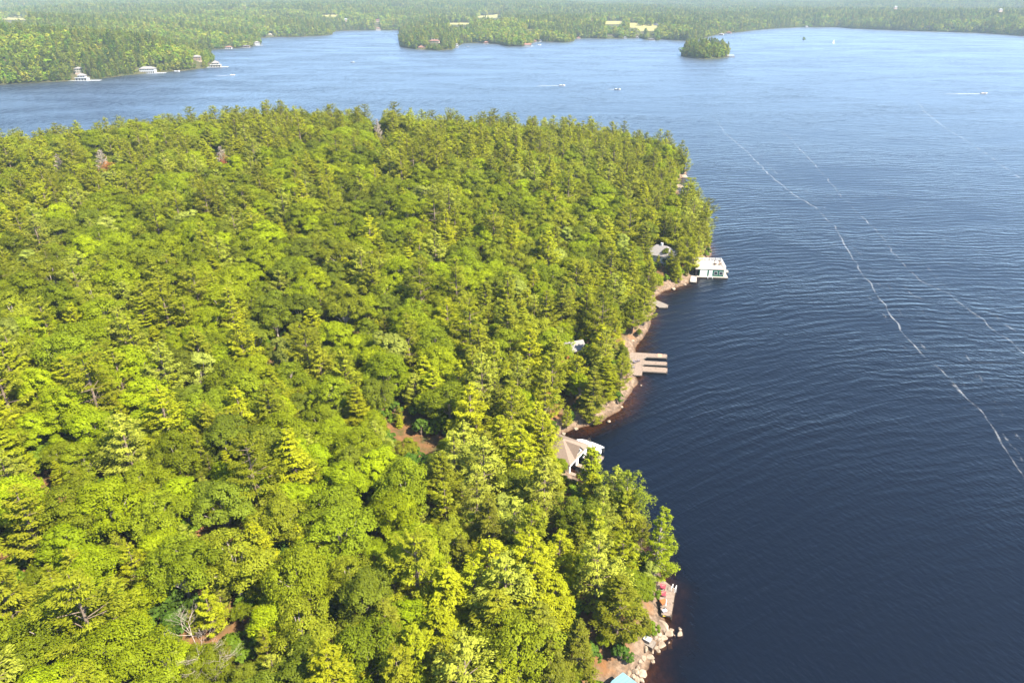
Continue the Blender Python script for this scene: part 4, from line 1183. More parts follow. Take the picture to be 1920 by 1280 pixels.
for y in np.linspace(0.2, DB - 1, 5): MB().box(9.9, 10.02, y - 0.06, y + 0.06, HB, HB + 1.05).build('railing_post', M['white'], t)
for z in (0.35, 0.7, 0.98): MB().box(-0.4, 10.0, DB + 0.22, DB + 0.30, HB + z - 0.05, HB + z + 0.05).build('railing_bar', M['white'], t)
for z in (0.5, 0.98): MB().box(9.92, 10.0, 0.1, DB + 0.2, HB + z - 0.05, HB + z + 0.05).build('railing_bar', M['white'], t)
for x in (3.9, 5.5): MB().tube((x, -1.05, -1.2), (x, -1.05, 0.55), 0.1).build('mooring_post', M['white'], t)
MB().box(10.9, 12.3, 5.0, 6.6, 0.1, 0.55).build('side_step', M['deck_white'], t)
mw = t.matrix_basis.copy()
p2 = mw @ Vector((6.9, 5.2, HB + 0.005))
u = thing('closed_umbrella', 'brown closed umbrella standing on the white roof deck', 'umbrella', p2)
MB().tube((0, 0, 0), (0, 0, 2.7), 0.04).build('pole', M['wood_dark'], u); MB().tube((0, 0, 1.0), (0, 0, 2.6), 0.2, 0.07, 8).build('folded_canopy', M['canvas'], u)
p2 = mw @ Vector((7.8, 5.4, HB + 0.005))
u = thing('roof_table', 'round white table on the roof deck beside the umbrella', 'table', p2)
MB().tube((0, 0, 0.70), (0, 0, 0.75), 0.75, 0.75, 14).build('table_top', M['white'], u); MB().tube((0, 0, 0), (0, 0, 0.7), 0.07).build('leg', M['white'], u); MB().tube((0, 0, 0), (0, 0, 0.04), 0.3, 0.3, 10).build('base', M['white'], u)
for i, (dx, dy, rz, lab) in enumerate(((7.0, 4.4, 2.6, 'brown deck chair by the umbrella foot on the roof deck'), (8.7, 4.5, -2.4, 'brown deck chair on the lake side of the roof table'), (8.6, 6.4, -0.8, 'brown deck chair between the roof table and the railing'))):
    chair(mw @ Vector((dx, dy, HB + 0.005)), rz, M['tan'], lab)
dock('pier', 'bright white pier slab in front of the green boathouse', [[(1296, 513.5), (1306.5, 515), (1306.3, 529), (1293.5, 528)]], 0.55, [(1305.5, 528), (1295, 527.5)], M['deck_white'], dirs=[(1, 0, 0)])

# grey-roofed cottage in the trees
g = ground_pt(1238, 488)
t = thing('cottage', 'white cottage with a grey hipped roof half hidden by pines', 'cottage', g + Vector((0, 0, -0.4)), R(-28))
MB().box(-5.0, 5.0, -3.2, 3.2, 0, 3.2).build('wall', M['white'], t)
rf = hip_roof(MB(), -5.7, 5.7, -3.8, 3.8, 3.2, 2.9).build('roof', M['grey_roof'], t)
MB().box(-0.35, 0.35, -0.3, 0.4, 5.2, 6.9).build('chimney', M['white'], rf)
for x in (-2.2, 0.2, 2.4): window(t, x, -3.2, 1.7, 1.0, 1.2, 'y-')
window(t, 5.0, 0.5, 1.7, 1.1, 1.2, 'x+')
# cedar cottage glimpsed through the trees
g = ground_pt(1073, 666)
t = thing('cottage', 'orange cedar cabin glimpsed between dense pines above the finger dock', 'cottage', g + Vector((0, 0, -0.3)), R(20))
MB().box(-2.6, 2.6, -2.2, 2.2, 0, 2.8).build('wall', M['orange_wood'], t)
gable_roof(MB(), -3.0, 3.0, -2.7, 2.7, 2.8, 1.7).build('roof', M['grey_roof'], t)
for x in (-1.3, 1.2): window(t, x, -2.2, 1.5, 0.9, 1.1, 'y-')

# brown-roofed boathouse with dormer
B_ = P(1105.8, 833.6, 2.9)
t = thing('boathouse', 'white boathouse with a brown hipped roof and front dormer beside the moored boat', 'boathouse', (B_.x, B_.y, 0), R(-33))
# local x towards the lake, local y along the front; the roof's lake-side far corner is at the origin
XL, YL, EZ = 8.4, 8.8, 2.9
MB().box(-XL + 0.5, -0.7, -0.75, -0.45, 0.45, EZ - 0.2).build('wall', M['white'], t)
MB().box(-XL + 0.5, -0.7, -YL + 0.5, -YL + 0.8, 0.45, EZ - 0.2).build('wall', M['white'], t)
MB().box(-XL + 0.2, -XL + 0.49, -YL + 0.5, -0.45, 0.2, EZ - 0.2).build('wall', M['white'], t)
MB().box(-0.69, -0.45, -YL + 0.5, -0.45, 2.35, EZ - 0.2).build('front_beam', M['white'], t)
MB().box(-0.69, -0.45, -2.0, -0.45, 0.45, 2.345).build('front_wall', M['white'], t)
MB().box(-0.69, -0.45, -5.3, -4.2, 0.45, 2.345).build('front_wall', M['white'], t)
MB().box(-0.69, -0.45, -YL + 0.5, -YL + 1.1, 0.45, 2.345).build('front_wall', M['white'], t)
rf = hip_roof(MB(), -XL, 0, -YL, 0, EZ, 2.5).build('roof', M['brown_roof'], t)
MB().box(0.003, 0.09, -YL, 0, EZ - 0.2, EZ + 0.02).build('fascia', M['white'], t)
# dormer: ridge along x
MB().prism([(-0.62, -6.0), (-0.4, -6.0), (-0.4, -2.8), (-0.62, -2.8)], EZ + 0.02, EZ + 0.3).add([(-0.4, -6.0, EZ + 0.3), (-0.4, -2.8, EZ + 0.3), (-0.4, -4.4, EZ + 2.0), (-0.62, -6.0, EZ + 0.3), (-0.62, -2.8, EZ + 0.3), (-0.62, -4.4, EZ + 2.0)],
         [(0, 1, 2), (5, 4, 3), (0, 2, 5, 3), (1, 4, 5, 2)]).build('dormer_gable', M['white'], rf)
MB().add([(-0.1, -6.4, EZ + 0.12), (-0.1, -4.4, EZ + 2.25), (-3.9, -4.4, EZ + 2.25), (-0.6, -6.4, EZ + 0.12), (-0.1, -2.4, EZ + 0.12), (-0.6, -2.4, EZ + 0.12),
          (-0.1, -6.4, EZ + 0.0), (-0.1, -4.4, EZ + 2.11), (-3.9, -4.4, EZ + 2.11), (-0.6, -6.4, EZ + 0.0), (-0.1, -2.4, EZ + 0.0), (-0.6, -2.4, EZ + 0.0)],
         [(0, 1, 2, 3), (1, 4, 5, 2), (0, 6, 7, 1), (1, 7, 10, 4), (6, 9, 8, 7), (7, 8, 11, 10)]).build('dormer_roof', M['brown_roof'], rf)
window(rf, -0.4, -4.4, EZ + 0.85, 1.0, 0.7, 'x+')
for y0, y1, x1, lab in ((-1.95, 0.9, 3.2, 'a'), (-5.3, -4.2, 1.6, 'b'), (-YL + 0.3, -YL + 1.2, 0.9, 'c')):
    e = boards(MB(), [(-XL + 1.2, y0), (x1, y0), (x1, y1), (-XL + 1.2, y1)], (0, 1, 0), 0.38, 0.45, 0.17).build('deck_boards', M['wood'], t); e['kind'] = 'stuff'
    MB().box(-XL + 1.25, x1 - 0.05, y0 + 0.04, y1 - 0.04, -1.6, 0.375).build('crib', M['wood_grey'], t)
for q in ((3.1, 0.8), (3.1, -1.85), (1.5, -4.3), (1.5, -5.2)): MB().tube((q[0], q[1], -1.5), (q[0], q[1], 0.75), 0.1).build('post', M['wood_dark'], t)
BHM = t.matrix_basis.copy()

# pale blue roof at the bottom edge
q = P(1168, 1259.5, 3.0)
t = thing('boathouse', 'boathouse with a pale blue metal roof behind the boulder pile', 'boathouse', (q.x, q.y, 0.0), R(-44))
MB().box(0.4, 6.4, -5.0, -0.4, 0.3, 2.85).build('wall', M['far_white'], t)
rf = gable_roof(MB(), 0.0, 6.8, -5.4, 0.0, 3.0, 0.8).build('roof', M['blue_roof'], t)
for k_ in range(12):
    x = 0.3 + k_ * 0.56
    MB().add([(x, 0, 3.0), (x + 0.05, 0, 3.0), (x + 0.05, -2.7, 3.8), (x, -2.7, 3.8), (x, 0, 3.06), (x + 0.05, 0, 3.06), (x + 0.05, -2.7, 3.86), (x, -2.7, 3.86)],
             [(4, 5, 6, 7), (0, 1, 5, 4), (1, 2, 6, 5), (2, 3, 7, 6), (3, 0, 4, 7)]).build('roof_seam', M['blue_roof'], rf)
MB().box(0.1, 6.7, -5.3, -0.1, -1.5, 0.295).build('crib', M['wood_dark'], t)
window(t, 6.4, -2.7, 1.6, 1.0, 1.0, 'x+')

# ------------------------------------------------------------------ boats
def hull_mesh(L_, W_, H_):
    st = [(-0.5, 0.86, 0.86), (-0.3, 0.97, 0.9), (-0.05, 1.0, 0.94), (0.2, 0.92, 1.0), (0.36, 0.66, 1.08), (0.46, 0.30, 1.14), (0.505, 0.04, 1.17)]
    V = []; F = []
    for x, w, h in st:
        hw = W_ / 2 * w; zz = H_ * h
        V += [(x * L_, -hw, zz), (x * L_, -hw * 0.9, zz * 0.35), (x * L_, -hw * 0.35, -0.12), (x * L_, hw * 0.35, -0.12), (x * L_, hw * 0.9, zz * 0.35), (x * L_, hw, zz)]
    for i in range(len(st) - 1):
        for j in range(5): a = i * 6 + j; F.append((a, a + 1, a + 7, a + 6))
    F.append((5, 4, 3, 2, 1, 0))
    # deck: fore deck covered, cockpit sunk
    o = len(V)
    for i in range(3, len(st) - 1): a = i * 6; F.append((a, a + 6, a + 11, a + 5))
    for i in range(0, 3):
        x, w, h = st[i]; hw = W_ / 2 * w - 0.22
        V += [(x * L_ + (0.25 if i == 0 else 0), -hw, H_ * h), (x * L_ + (0.25 if i == 0 else 0), hw, H_ * h), (x * L_ + (0.25 if i == 0 else 0), -hw, H_ * 0.35), (x * L_ + (0.25 if i == 0 else 0), hw, H_ * 0.35)]
    x, w, h = st[3]; hw = W_ / 2 * w - 0.22
    V += [(x * L_, -hw, H_ * h), (x * L_, hw, H_ * h), (x * L_, -hw, H_ * 0.35), (x * L_, hw, H_ * 0.35)]
    for i in range(3):
        a, b_ = o + i * 4, o + i * 4 + 4
        F += [(i * 6, i * 6 + 6, b_, a), (i * 6 + 11, i * 6 + 5, a + 1, b_ + 1), (a, b_, b_ + 2, a + 2), (b_ + 1, a + 1, a + 3, b_ + 3), (a + 2, b_ + 2, b_ + 3, a + 3)]
    F += [(o, o + 2, o + 3, o + 1), (0, o, o + 1, 5), (o + 12, o + 13, o + 15, o + 14), (18, 23, o + 13, o + 12)]
    me = bpy.data.meshes.new('hull'); me.from_pydata(V, [], F); me.materials.append(M['hull']); me.update(); return me
HULL = hull_mesh(6.4, 2.5, 0.95)
def motorboat(loc, rz, label, scale=1.0, detail=True, group=None):
    t = thing('motorboat', label, 'boat', loc, rz, group); t.scale = (scale,) * 3
    link('hull', HULL, t)
    MB().add([(0.9, -0.95, 0.95), (0.9, 0.95, 0.95), (0.45, 0.8, 1.5), (0.45, -0.8, 1.5), (0.0, -1.05, 0.95), (0.0, 1.05, 0.95), (0.05, 0.9, 1.45), (0.05, -0.9, 1.45)],
             [(0, 1, 2, 3), (4, 0, 3, 7), (1, 5, 6, 2)]).build('windshield', M['glass'], t)
    MB().box(-2.4, -1.7, -0.9, 0.9, 0.36, 0.8).build('rear_bench', M['white'], t, 0.05)
    for s in (-1, 1): MB().box(-0.9, -0.3, s * 0.5 - 0.28, s * 0.5 + 0.28, 0.36, 0.95).build('seat', M['white'], t, 0.05)
    MB().box(-3.65, -3.22, -0.28, 0.28, 0.2, 1.2).box(-3.55, -3.3, -0.1, 0.1, -0.6, 0.2).build('outboard_motor', M['black'], t)
    if detail:
        MB().tube((0.2, -1.1, 0.95), (0.5, -1.0, 2.0), 0.04).tube((0.5, -1.0, 2.0), (0.5, 1.0, 2.0), 0.04).tube((0.5, 1.0, 2.0), (0.2, 1.1, 0.95), 0.04).build('tower_frame', M['wood_dark'], t)
        MB().tube((1.6, -0.85, 1.0), (3.1, -0.1, 1.15), 0.03).tube((1.6, 0.85, 1.0), (3.1, 0.1, 1.15), 0.03).build('bow_rail', M['metal'], t)
        MB().box(-1.6, -1.0, -0.85, 0.85, 0.355, 0.39).build('floor_mat', M['canvas'], t)
    return t
p = BHM @ Vector((-1.3, 2.6, 0)); p.z = 0.0
motorboat(p, R(-33) + math.pi, 'white motorboat moored against the dock of the brown-roofed boathouse', 0.98)

# ------------------------------------------------------------------ foam lines and wakes
def foam_mat():
    m, nt, N, L, b = newmat('foam')
    b.inputs['Base Color'].default_value = (0.80, 0.82, 0.84, 1); b.inputs['Roughness'].default_value = 0.8
    geo = N.new('ShaderNodeNewGeometry')
    n1 = N.new('ShaderNodeTexNoise'); n1.inputs['Scale'].default_value = 0.8; n1.inputs['Detail'].default_value = 8; n1.inputs['Roughness'].default_value = 0.75
    n2 = N.new('ShaderNodeTexNoise'); n2.inputs['Scale'].default_value = 0.13; n2.inputs['Detail'].default_value = 5
    for n_ in (n1, n2): L.new(geo.outputs['Position'], n_.inputs['Vector'])
    at = N.new('ShaderNodeAttribute'); at.attribute_name = 'amt'
    def mth(op, a, b2):
        x = N.new('ShaderNodeMath'); x.operation = op
        for i, v in enumerate((a, b2)):
            if isinstance(v, float): x.inputs[i].default_value = v
            else: L.new(v, x.inputs[i])
        return x.outputs[0]
    s = mth('ADD', mth('MULTIPLY', n1.outputs['Fac'], 0.9), mth('MULTIPLY', n2.outputs['Fac'], 0.9))
    s = mth('ADD', s, at.outputs['Fac'])
    mr = N.new('ShaderNodeMapRange'); mr.inputs['From Min'].default_value = 1.07; mr.inputs['From Max'].default_value = 1.66; L.new(s, mr.inputs['Value'])
    mr.inputs['To Max'].default_value = 0.31
    L.new(mr.outputs[0], b.inputs['Alpha'])
    return m
M['foam'] = foam_mat()
def ribbon_geo(pts, w0, w1, amt, seg=1.2, wig=0.45, seed=0):
    """flat strip along world points; amt = foam amount at the middle line"""
    rg = np.random.default_rng(seed)
    pts = np.array(pts, float); d = np.concatenate([[0], np.cumsum(np.linalg.norm(np.diff(pts, axis=0), axis=1))])
    n_ = max(3, int(d[-1] / seg)); s = np.linspace(0, d[-1], n_)
    x = np.interp(s, d, pts[:, 0]); y = np.interp(s, d, pts[:, 1])
    k = max(1, int(12 / seg)); ker = np.ones(k) / k
    wx = np.interp(s, np.linspace(0, d[-1], max(4, n_ // 4)), rg.normal(0, wig, max(4, n_ // 4)))
    tx_ = np.gradient(x); ty_2 = np.gradient(y); l = np.hypot(tx_, ty_2) + 1e-9
    nx, ny = -ty_2 / l, tx_ / l
    x = x + nx * wx; y = y + ny * wx
    w = np.interp(s, [0, d[-1]], [w0, w1]); V = []; A = []
    a = np.interp(s, np.linspace(0, d[-1], len(amt)), amt)
    for j, f in enumerate((-1, -0.4, 0, 0.4, 1)):
        V.append(np.stack([x + nx * w * f, y + ny * w * f, np.full(n_, 0.03)], 1)); A.append(a - (0, 0.1, 0.6)[[0, 1, 0, 1, 2][0] if j == 2 else (1 if j in (1, 3) else 2)])
    V = np.stack(V, 1).reshape(-1, 3); A = np.stack(A, 1).ravel()
    i = np.arange(n_ * 5).reshape(n_, 5)
    F = np.stack([i[:-1, :-1], i[:-1, 1:], i[1:, 1:], i[1:, :-1]], -1).reshape(-1, 4)
    return V, F, A
def ribbons(name, items, label, cat):
    Vs = []; Fs = []; As = []; o = 0
    for it in items:
        V, F, A = ribbon_geo(*it[:4], seed=len(Vs) + 5, **(it[4] if len(it) > 4 else {}))
        Vs.append(V); Fs.append(F + o); As.append(A); o += len(V)
    ob = link(name, np_mesh(name, np.concatenate(Vs), np.concatenate(Fs), [M['foam']], attrs={'amt': ('POINT', np.concatenate(As))}))
    return tag(ob, label, cat, kind='stuff')
def wp(pts): return [(P(x, y).x, P(x, y).y) for x, y in pts]
MAIN = [(1335, 215), (1365, 255), (1400, 283), (1440, 325), (1485, 362), (1530, 392), (1565, 425), (1590, 470), (1620, 515), (1660, 572), (1700, 632), (1745, 680), (1795, 722), (1845, 775), (1880, 832), (1930, 905)]
SEC = [(1440, 225), (1490, 268), (1530, 312), (1575, 365), (1640, 430), (1690, 490), (1728, 528), (1775, 548), (1830, 590), (1880, 630), (1930, 668)]
THIRD = [(1718, 186), (1735, 210), (1775, 242), (1830, 275), (1890, 318), (1930, 345)]
def off(pts, dx, dy): return [(x + dx, y + dy) for x, y in pts]
items = [(wp(MAIN), 1.1, 0.45, [0.22, 0.34, 0.38, 0.36, 0.34, 0.34, 0.30]), (wp(SEC), 1.0, 0.45, [0.10, 0.28, 0.32, 0.30, 0.26, 0.34, 0.38]), (wp(THIRD), 3.0, 2.0, [0.24, 0.26, 0.2]),
         (wp(off(MAIN, 14, -2)), 2.0, 0.8, [0.05, 0.12, 0.18, 0.12, 0.15, 0.12]), (wp(off(MAIN[5:], -14, 8)), 1.2, 0.7, [0.12, 0.16, 0.1, 0.0]), (wp(off(MAIN[6:], 34, 0)), 1.0, 0.6, [0.06, 0.14, 0.12, 0.16]),
         (wp(off(MAIN[6:], 70, 10)), 1.0, 0.6, [0.05, 0.12, 0.14, 0.12]), (wp(off(SEC[3:], 46, 10)), 1.2, 0.8, [0.05, 0.12, 0.16, 0.2]), (wp(off(SEC[5:], -18, 26)), 1.0, 0.7, [0.12, 0.2, 0.1]),
         (wp(off(SEC, 120, 40)), 1.6, 0.9, [0.05, 0.1, 0.12, 0.05]), (wp([(1590, 228), (1630, 260), (1700, 310), (1790, 350)]), 2.0, 1.6, [0.12, 0.12, 0.05]), (wp([(1245, 190), (1290, 230), (1340, 265)]), 2.4, 1.6, [0.1, 0.12, 0.1]),
         (wp([(1830, 700), (1880, 770), (1930, 850)]), 0.8, 0.5, [0.15, 0.2, 0.2]), (wp([(1780, 190), (1850, 230), (1925, 262)]), 2.5, 2.0, [0.12, 0.14, 0.1]), (wp([(1380, 130), (1372, 150), (1385, 175), (1440, 205)]), 4.5, 3.0, [0.1, 0.14, 0.1]),
         (wp([(1300, 150), (1330, 190), (1375, 235)]), 3.5, 2.4, [0.08, 0.12, 0.1])]
rg_ = random.Random(4)
for k_ in range(12):
    base_ = rg_.choice([MAIN, SEC, SEC, THIRD]); a0_ = rg_.randrange(0, len(base_) - 4) if len(base_) > 6 else 0
    n_ = rg_.randrange(3, 7)
    items.append((wp(off(base_[a0_:a0_ + n_], rg_.uniform(-60, 150), rg_.uniform(-30, 30))), rg_.uniform(0.5, 1.2), rg_.uniform(0.4, 0.9), [0.05, rg_.uniform(0.08, 0.18), rg_.uniform(0.08, 0.18), 0.0]))
ribbons('foam_streaks', items, 'broken white foam streaks drifting across the open lake', 'foam')

def far_boat(px, py, rz, label, wake=None, scale=1.0):
    q = P(px, py, 0.0); t = motorboat((q.x, q.y, 0.0), rz, label, scale, False)
    if wake:
        d = Vector((math.cos(rz), math.sin(rz), 0)); a = Vector((q.x, q.y, 0)) - d * 2.5
        side = Vector((-d.y, d.x, 0)); pts0 = [a, a - d * wake * 0.5, a - d * wake]
        it = [([(v.x, v.y) for v in pts0], 1.6, 2.6, [1.1, 0.9, 0.25], dict(wig=0.1, seg=1.5))]
        for s in (-1, 1): it.append(([(v.x, v.y) for v in (a + d * 1.0, a - d * wake * 0.3 + side * s * wake * 0.06, a - d * wake * 1.5 + side * s * wake * 0.2)], 0.8, 1.2, [0.8, 0.35, 0.0], dict(wig=0.1, seg=1.5)))
        ribbons('boat_wake', it, label.replace('motorboat', 'white wake behind the motorboat') if False else 'white foaming wake trailing the ' + label, 'wake')
far_boat(1054, 161, R(-4), 'white speedboat crossing open water towards the darker boat', 26)
far_boat(1158, 168.5, R(-25), 'white boat with a dark motor alone on the open lake', 10)
far_boat(1845, 176, R(2), 'white motorboat with the longest wake on the wide bay', 42)
far_boat(436, 141.5, R(25), 'white runabout passing the end of the wooded peninsula', 18, 0.9)
far_boat(661, 117.5, R(175), 'small white boat midway between the headland and the islands', 8)
far_boat(877, 88.5, R(160), 'tiny white boat anchored off the wooded island', None, 0.8)
far_boat(1011, 85, R(10), 'small white boat lying off the white boathouse', None, 1.1)
far_boat(332, 134.5, R(8), 'white boat tied beside the long two-storey boathouse', None, 1.1)
ribbons('ski_wake', [(wp([(1006, 162), (1025, 162)]), 1.6, 1.2, [0.7, 0.6, 0.5], dict(wig=0.1, seg=1.5))], 'detached white patch of foam left behind the speedboat', 'foam')
q = P(1563, 82, 0)
t = thing('sailboat', 'tiny white sailboat on the wide bay', 'sailboat', q, 0.4)
link('hull', HULL, t); MB().tube((0.4, 0, 0.5), (0.4, 0, 8), 0.06).build('mast', M['metal'], t)
MB().add([(0.3, 0, 1.4), (-2.8, 0.1, 1.4), (0.3, 0, 7.8), (0.3, 0.04, 1.4), (-2.8, 0.14, 1.4), (0.3, 0.04, 7.8)], [(0, 1, 2), (5, 4, 3), (0, 3, 4, 1), (1, 4, 5, 2), (2, 5, 3, 0)]).build('sail', M['white'], t)

# ------------------------------------------------------------------ far cottages and boathouses
def far_house(px, py, w, d, st, wall, roof, rz, label, name='boathouse', bays=0, nwin=3, rk='hip', dockw=0.0, terrace=False, chim=0, z=None, rh=None):
    if z is None:
        q = P(px, py, 0.6); base = Vector((q.x, q.y, 0.0))
    else:
        q = P(px, py, z); base = Vector((q.x, q.y, z))
    w *= 0.76; d *= 0.8
    t = thing(name, label, name.replace('_', ' '), base, rz); t.scale = (1, 1, 0.86)
    h = 3.0 * st; wm, rm = M[wall], M[roof]
    MB().box(-w / 2, w / 2, 0, d, 0.3, 0.3 + (3.0 if terrace else h)).build('wall', wm, t)
    rh = rh or min(w, d) * 0.32
    if terrace:
        MB().box(-w / 2 - 0.4, w / 2 + 0.4, -0.8, d + 0.3, 3.3, 3.55).build('terrace', M['far_white'], t)
        MB().box(-w / 2 - 0.3, w / 2 + 0.3, -0.75, -0.65, 4.3, 4.42).build('railing_bar', M['far_white'], t)
        for x in np.linspace(-w / 2 - 0.2, w / 2 + 0.2, 7): MB().box(x - 0.08, x + 0.08, -0.76, -0.64, 3.55, 4.3).build('railing_post', M['far_white'], t)
        MB().box(-w * 0.3, w * 0.3, d * 0.25, d * 0.95, 3.55, 6.3).build('upper_wall', wm, t)
        hip_roof(MB(), -w * 0.36, w * 0.36, d * 0.15, d * 1.0, 6.3, rh).build('roof', rm, t); zt = 6.3
        for i in range(nwin): window(t, -w * 0.22 + i * w * 0.44 / max(1, nwin - 1), d * 0.25, 4.95, 1.3, 1.3, 'y-')
    else:
        (hip_roof if rk == 'hip' else gable_roof)(MB(), -w / 2 - 0.6, w / 2 + 0.6, -0.6, d + 0.6, 0.3 + h, rh).build('roof', rm, t); zt = 0.3 + h
        for s_ in range(st if not bays else 1):
            zz = 0.3 + (st - 1 - s_) * 3.0 + 1.7
            for i in range(nwin): window(t, -w * 0.38 + i * w * 0.76 / max(1, nwin - 1), 0, zz, 1.3, 1.3, 'y-')
    for i in range(bays):
        x = -w / 2 + w * (i + 0.5) / bays; bw = w / bays * 0.62
        MB().box(x - bw / 2, x + bw / 2, -0.06, 0.05, 0.35, 2.5).build('bay_shade_panel', M['dark'], t)  # black panel on the wall, painted as the shade inside an open bay
    for i in range(chim): MB().box(-w * 0.3 + i * w * 0.28, -w * 0.3 + i * w * 0.28 + 0.9, d * 0.45, d * 0.45 + 0.9, zt, zt + rh + 1.6).build('chimney', M['far_white'], t)
    if z is None:
        MB().box(-w / 2 - 1 - dockw * 0.5, w / 2 + 1 + dockw, -2.6, d * 0.6, -1.2, 0.28).build('dock', M['far_white'], t)
    else:
        MB().box(-w / 2 - 0.3, w / 2 + 0.3, -0.3, d + 0.3, -5, 0.3).build('foundation', M['rock'], t)
    return t
far_house(152, 150.5, 17, 10, 2, 'far_white', 'grey_roof', R(4), 'white boathouse with a railed terrace and grey top under the peninsula trees', bays=4, terrace=True, dockw=14)
far_house(147, 138, 9, 8, 2, 'cream', 'grey_roof', R(4), 'tall pale cottage in the trees behind the terraced boathouse', 'cottage', z=6)
far_house(276, 136.8, 24, 11, 2, 'far_white', 'grey_roof', R(7), 'long white two-storey boathouse with a row of dark bays', bays=7, nwin=6, dockw=12)
far_house(404, 125.5, 18, 12, 2, 'cream', 'grey_roof', R(12), 'cream boathouse with a terrace and docks at the peninsula tip', bays=4, terrace=True, dockw=9)
far_house(369, 114.5, 14, 9, 2, 'tan', 'grey_roof', R(10), 'tan cottage in the trees above the peninsula tip boathouse', 'cottage', z=6)
far_house(428, 91.2, 15, 9, 1, 'far_white', 'red_roof', R(3), 'low white boathouse with a reddish roof beside the lawn', bays=3, nwin=2)
far_house(460, 89, 19, 9, 1, 'tan', 'dark_roof', R(3), 'long dark-roofed brown boathouse between the lawn and the point', bays=4, nwin=2, rh=1.6)
far_house(482, 85, 12, 10, 2, 'far_white', 'grey_roof', R(15), 'white two-storey cottage on the end of the second point', bays=0, dockw=6)
far_house(506, 69.3, 15, 10, 2, 'far_white', 'cream', R(0), 'bright white boathouse alone under the far dark pines', bays=3, terrace=True)
far_house(596, 66.5, 16, 8, 1, 'tan', 'dark_roof', R(0), 'low brown boathouse at the foot of the far wooded point', bays=3, rh=1.4)
far_house(790, 91.8, 15, 10, 1, 'far_white', 'red_roof', R(-4), 'red-roofed boathouse at the foot of the wooded island', bays=3, nwin=2, rh=4.2)
far_house(814, 80, 24, 10, 1, 'cream', 'red_roof', R(-6), 'wide cream lodge with three white chimneys on the wooded island', 'lodge', z=8, nwin=6, chim=3, rh=2.6)
far_house(857, 88.5, 5.5, 6, 2, 'far_white', 'grey_roof', R(10), 'tall narrow white boathouse at the right shoulder of the wooded island', bays=1, nwin=1)
far_house(911, 82, 11, 9, 1, 'tan', 'red_roof', R(0), 'tan boathouse with a red roof in the clearing beyond the island', bays=2, nwin=2)
far_house(990, 86.5, 16, 11, 1, 'far_white', 'red_roof', R(5), 'white gabled boathouse with a reddish roof in front of dense trees', bays=3, nwin=3, rk='gable', dockw=4)
far_house(1003, 78.8, 9, 8, 1, 'tan', 'red_roof', R(5), 'small brown cabin by the shore rocks', 'cabin', nwin=2)
far_house(1014, 77.8, 7, 7, 1, 'far_white', 'grey_roof', R(0), 'small white cabin on the far shore beside a brown one', 'cabin', nwin=2)
far_house(1085, 73, 10, 8, 1, 'tan', 'red_roof', R(0), 'low tan cottage on the far shore beside the bare point', 'cottage', nwin=3)
far_house(1146, 69.5, 19, 10, 2, 'cream', 'red_roof', R(-3), 'large reddish-roofed house on the far shore', 'house', nwin=5)
far_house(1172, 72.3, 7, 7, 1, 'far_white', 'far_white', R(0), 'small boxy all-white boathouse on the far shore', bays=1, nwin=1, rh=0.8)
far_house(1195, 71.3, 6, 6, 1, 'far_white', 'grey_roof', R(0), 'tiny white boathouse with a grey roof near the stone point', bays=1, nwin=1)
far_house(1222, 75.5, 16, 9, 1, 'tan', 'dark_roof', R(0), 'long brown boathouse on a stone crib below the pasture', bays=3, nwin=2, rh=1.5)
far_house(1352, 66, 13, 9, 1, 'far_white', 'grey_roof', R(-30), 'white boathouse where the far shore curves away behind the round island', bays=2, nwin=2)
far_house(1366, 63, 15, 9, 1, 'tan', 'red_roof', R(-30), 'brown boathouse with a red roof beyond the round island', bays=3, nwin=2)
far_house(1513, 51.6, 9, 8, 1, 'far_white', 'far_white', R(0), 'white boathouse next to the far sandy beach', bays=1, nwin=1)
far_house(709, 57, 14, 9, 2, 'cream', 'red_roof', R(0), 'cream two-storey house at the end of the narrow bay', 'house', nwin=4)
for px, py, z, w, wall, roof, lab in ((648, 38.5, 22, 18, 'far_white', 'far_white', 'white farmhouse on the hillside above the narrow bay'), (708, 39.5, 20, 20, 'tan', 'red_roof', 'tan house with a red roof on the hillside above the narrow bay'), (1110, 41, 24, 16, 'far_white', 'red_roof', 'white farmhouse beside the yellow pasture'),
                                      (1231, 49, 18, 26, 'far_white', 'grey_roof', 'grey-roofed barn at the edge of the yellow pasture'), (1680, 14.8, 55, 13, 'far_white', 'far_white', 'lone white house high on the hazy far ridge'), (1877, 20, 50, 14, 'far_white', 'far_white', 'white house in the hazy valley at the far ridge')):
    far_house(px, py, w * 0.8, 8, 1, wall, roof, 0.0, lab, 'farmhouse', z=z, nwin=4)
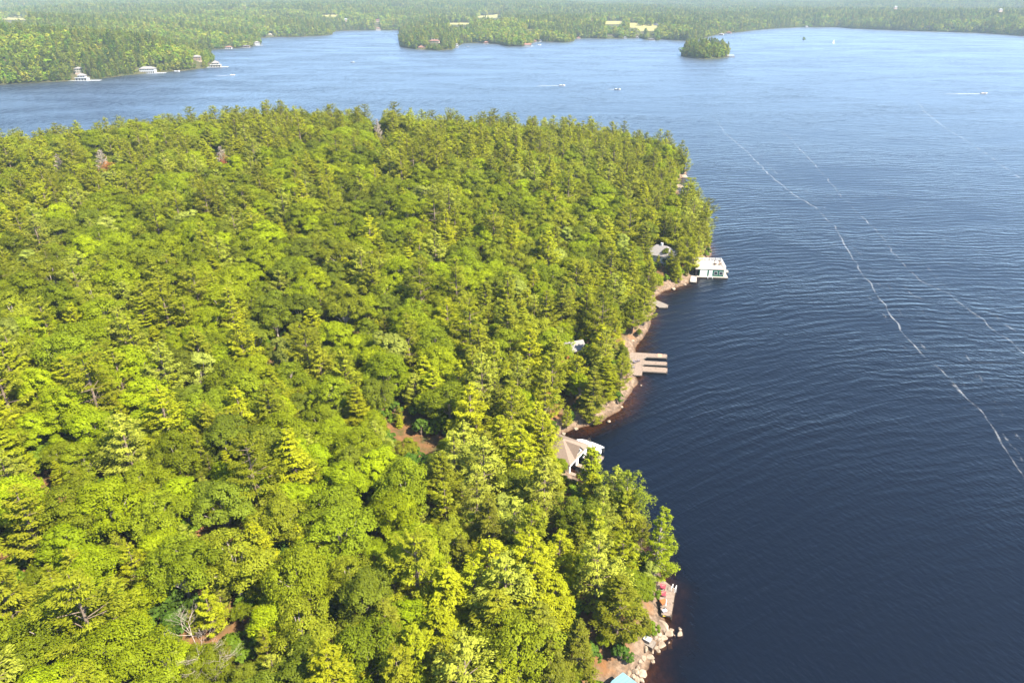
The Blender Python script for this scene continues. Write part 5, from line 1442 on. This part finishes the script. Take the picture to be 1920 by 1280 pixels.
# round island's dock with a shelter
q = P(1369, 107.5, 0)
t = thing('boat_shelter', 'flat-roofed white boat shelter on the round island dock', 'boat shelter', q, 0)
MB().box(-8, 7, -1.5, 3.5, -1, 0.4).build('dock', M['wood'], t); MB().box(-6, 6.5, -1.2, 3.2, 2.7, 3.0).build('roof', M['white'], t)
for x in (-5.7, 0, 6.2):
    for y in (-1, 3): MB().box(x - 0.12, x + 0.12, y - 0.12, y + 0.12, 0.4, 2.7).build('post', M['dark'], t)
# islet tree
q = P(1506.5, 77.6, 0.9)
t = thing('islet_tree', 'single small tree on a bare rock islet in the bay', 'tree', q - Vector((0, 0, 0.3)), 0)
Q, T, segs = broadleaf(970, 4.2, 8.5, 0.8, nl=9, ncl=9, nleaf=8, leaf=0.6)
link('trunk', trunk_mesh('trunk', segs, M['bark']), t); link('crown', crown_mesh('crown', Q, T, fm_b[2]), t)

# ------------------------------------------------------------------ power lines crossing the clearing at the left edge
for i, (a, b, lab) in enumerate((((-60, 1030), (34, 986), 'upper pale power line over the clearing'), ((-60, 1046), (36, 998), 'lower pale power line over the clearing'))):
    pa, pb_ = ground_pt(a[0], a[1]), ground_pt(b[0], b[1]); za = 5.0
    pa = pa + Vector((0, 0, za)); pb_ = pb_ + Vector((0, 0, za)); mb = MB()
    for k_ in range(8):
        f0, f1 = k_ / 8, (k_ + 1) / 8; sag = lambda f: Vector((0, 0, -1.2 * 4 * f * (1 - f)))
        mb.tube(pa.lerp(pb_, f0) + sag(f0), pa.lerp(pb_, f1) + sag(f1), 0.035, 0.035, 5)
    tag(mb.build('power_line', M['wire']), lab, 'power line')

# ------------------------------------------------------------------ haze
def haze():
    m = bpy.data.materials.new('haze_air'); m.use_nodes = True
    N = m.node_tree.nodes; L = m.node_tree.links
    N.remove(N['Principled BSDF'])
    v = N.new('ShaderNodeVolumePrincipled')
    v.inputs['Color'].default_value = (0.64, 0.82, 1.0, 1)
    v.inputs['Density'].default_value = 1.0e-4
    v.inputs['Anisotropy'].default_value = 0.0
    L.new(v.outputs[0], N['Material Output'].inputs['Volume'])
    b = MB().box(-14500, 14500, -400, 14500, -8, 210)
    tag(b.build('haze', m), 'thin pale summer haze over the lake and hills', 'haze', kind='stuff')
haze()
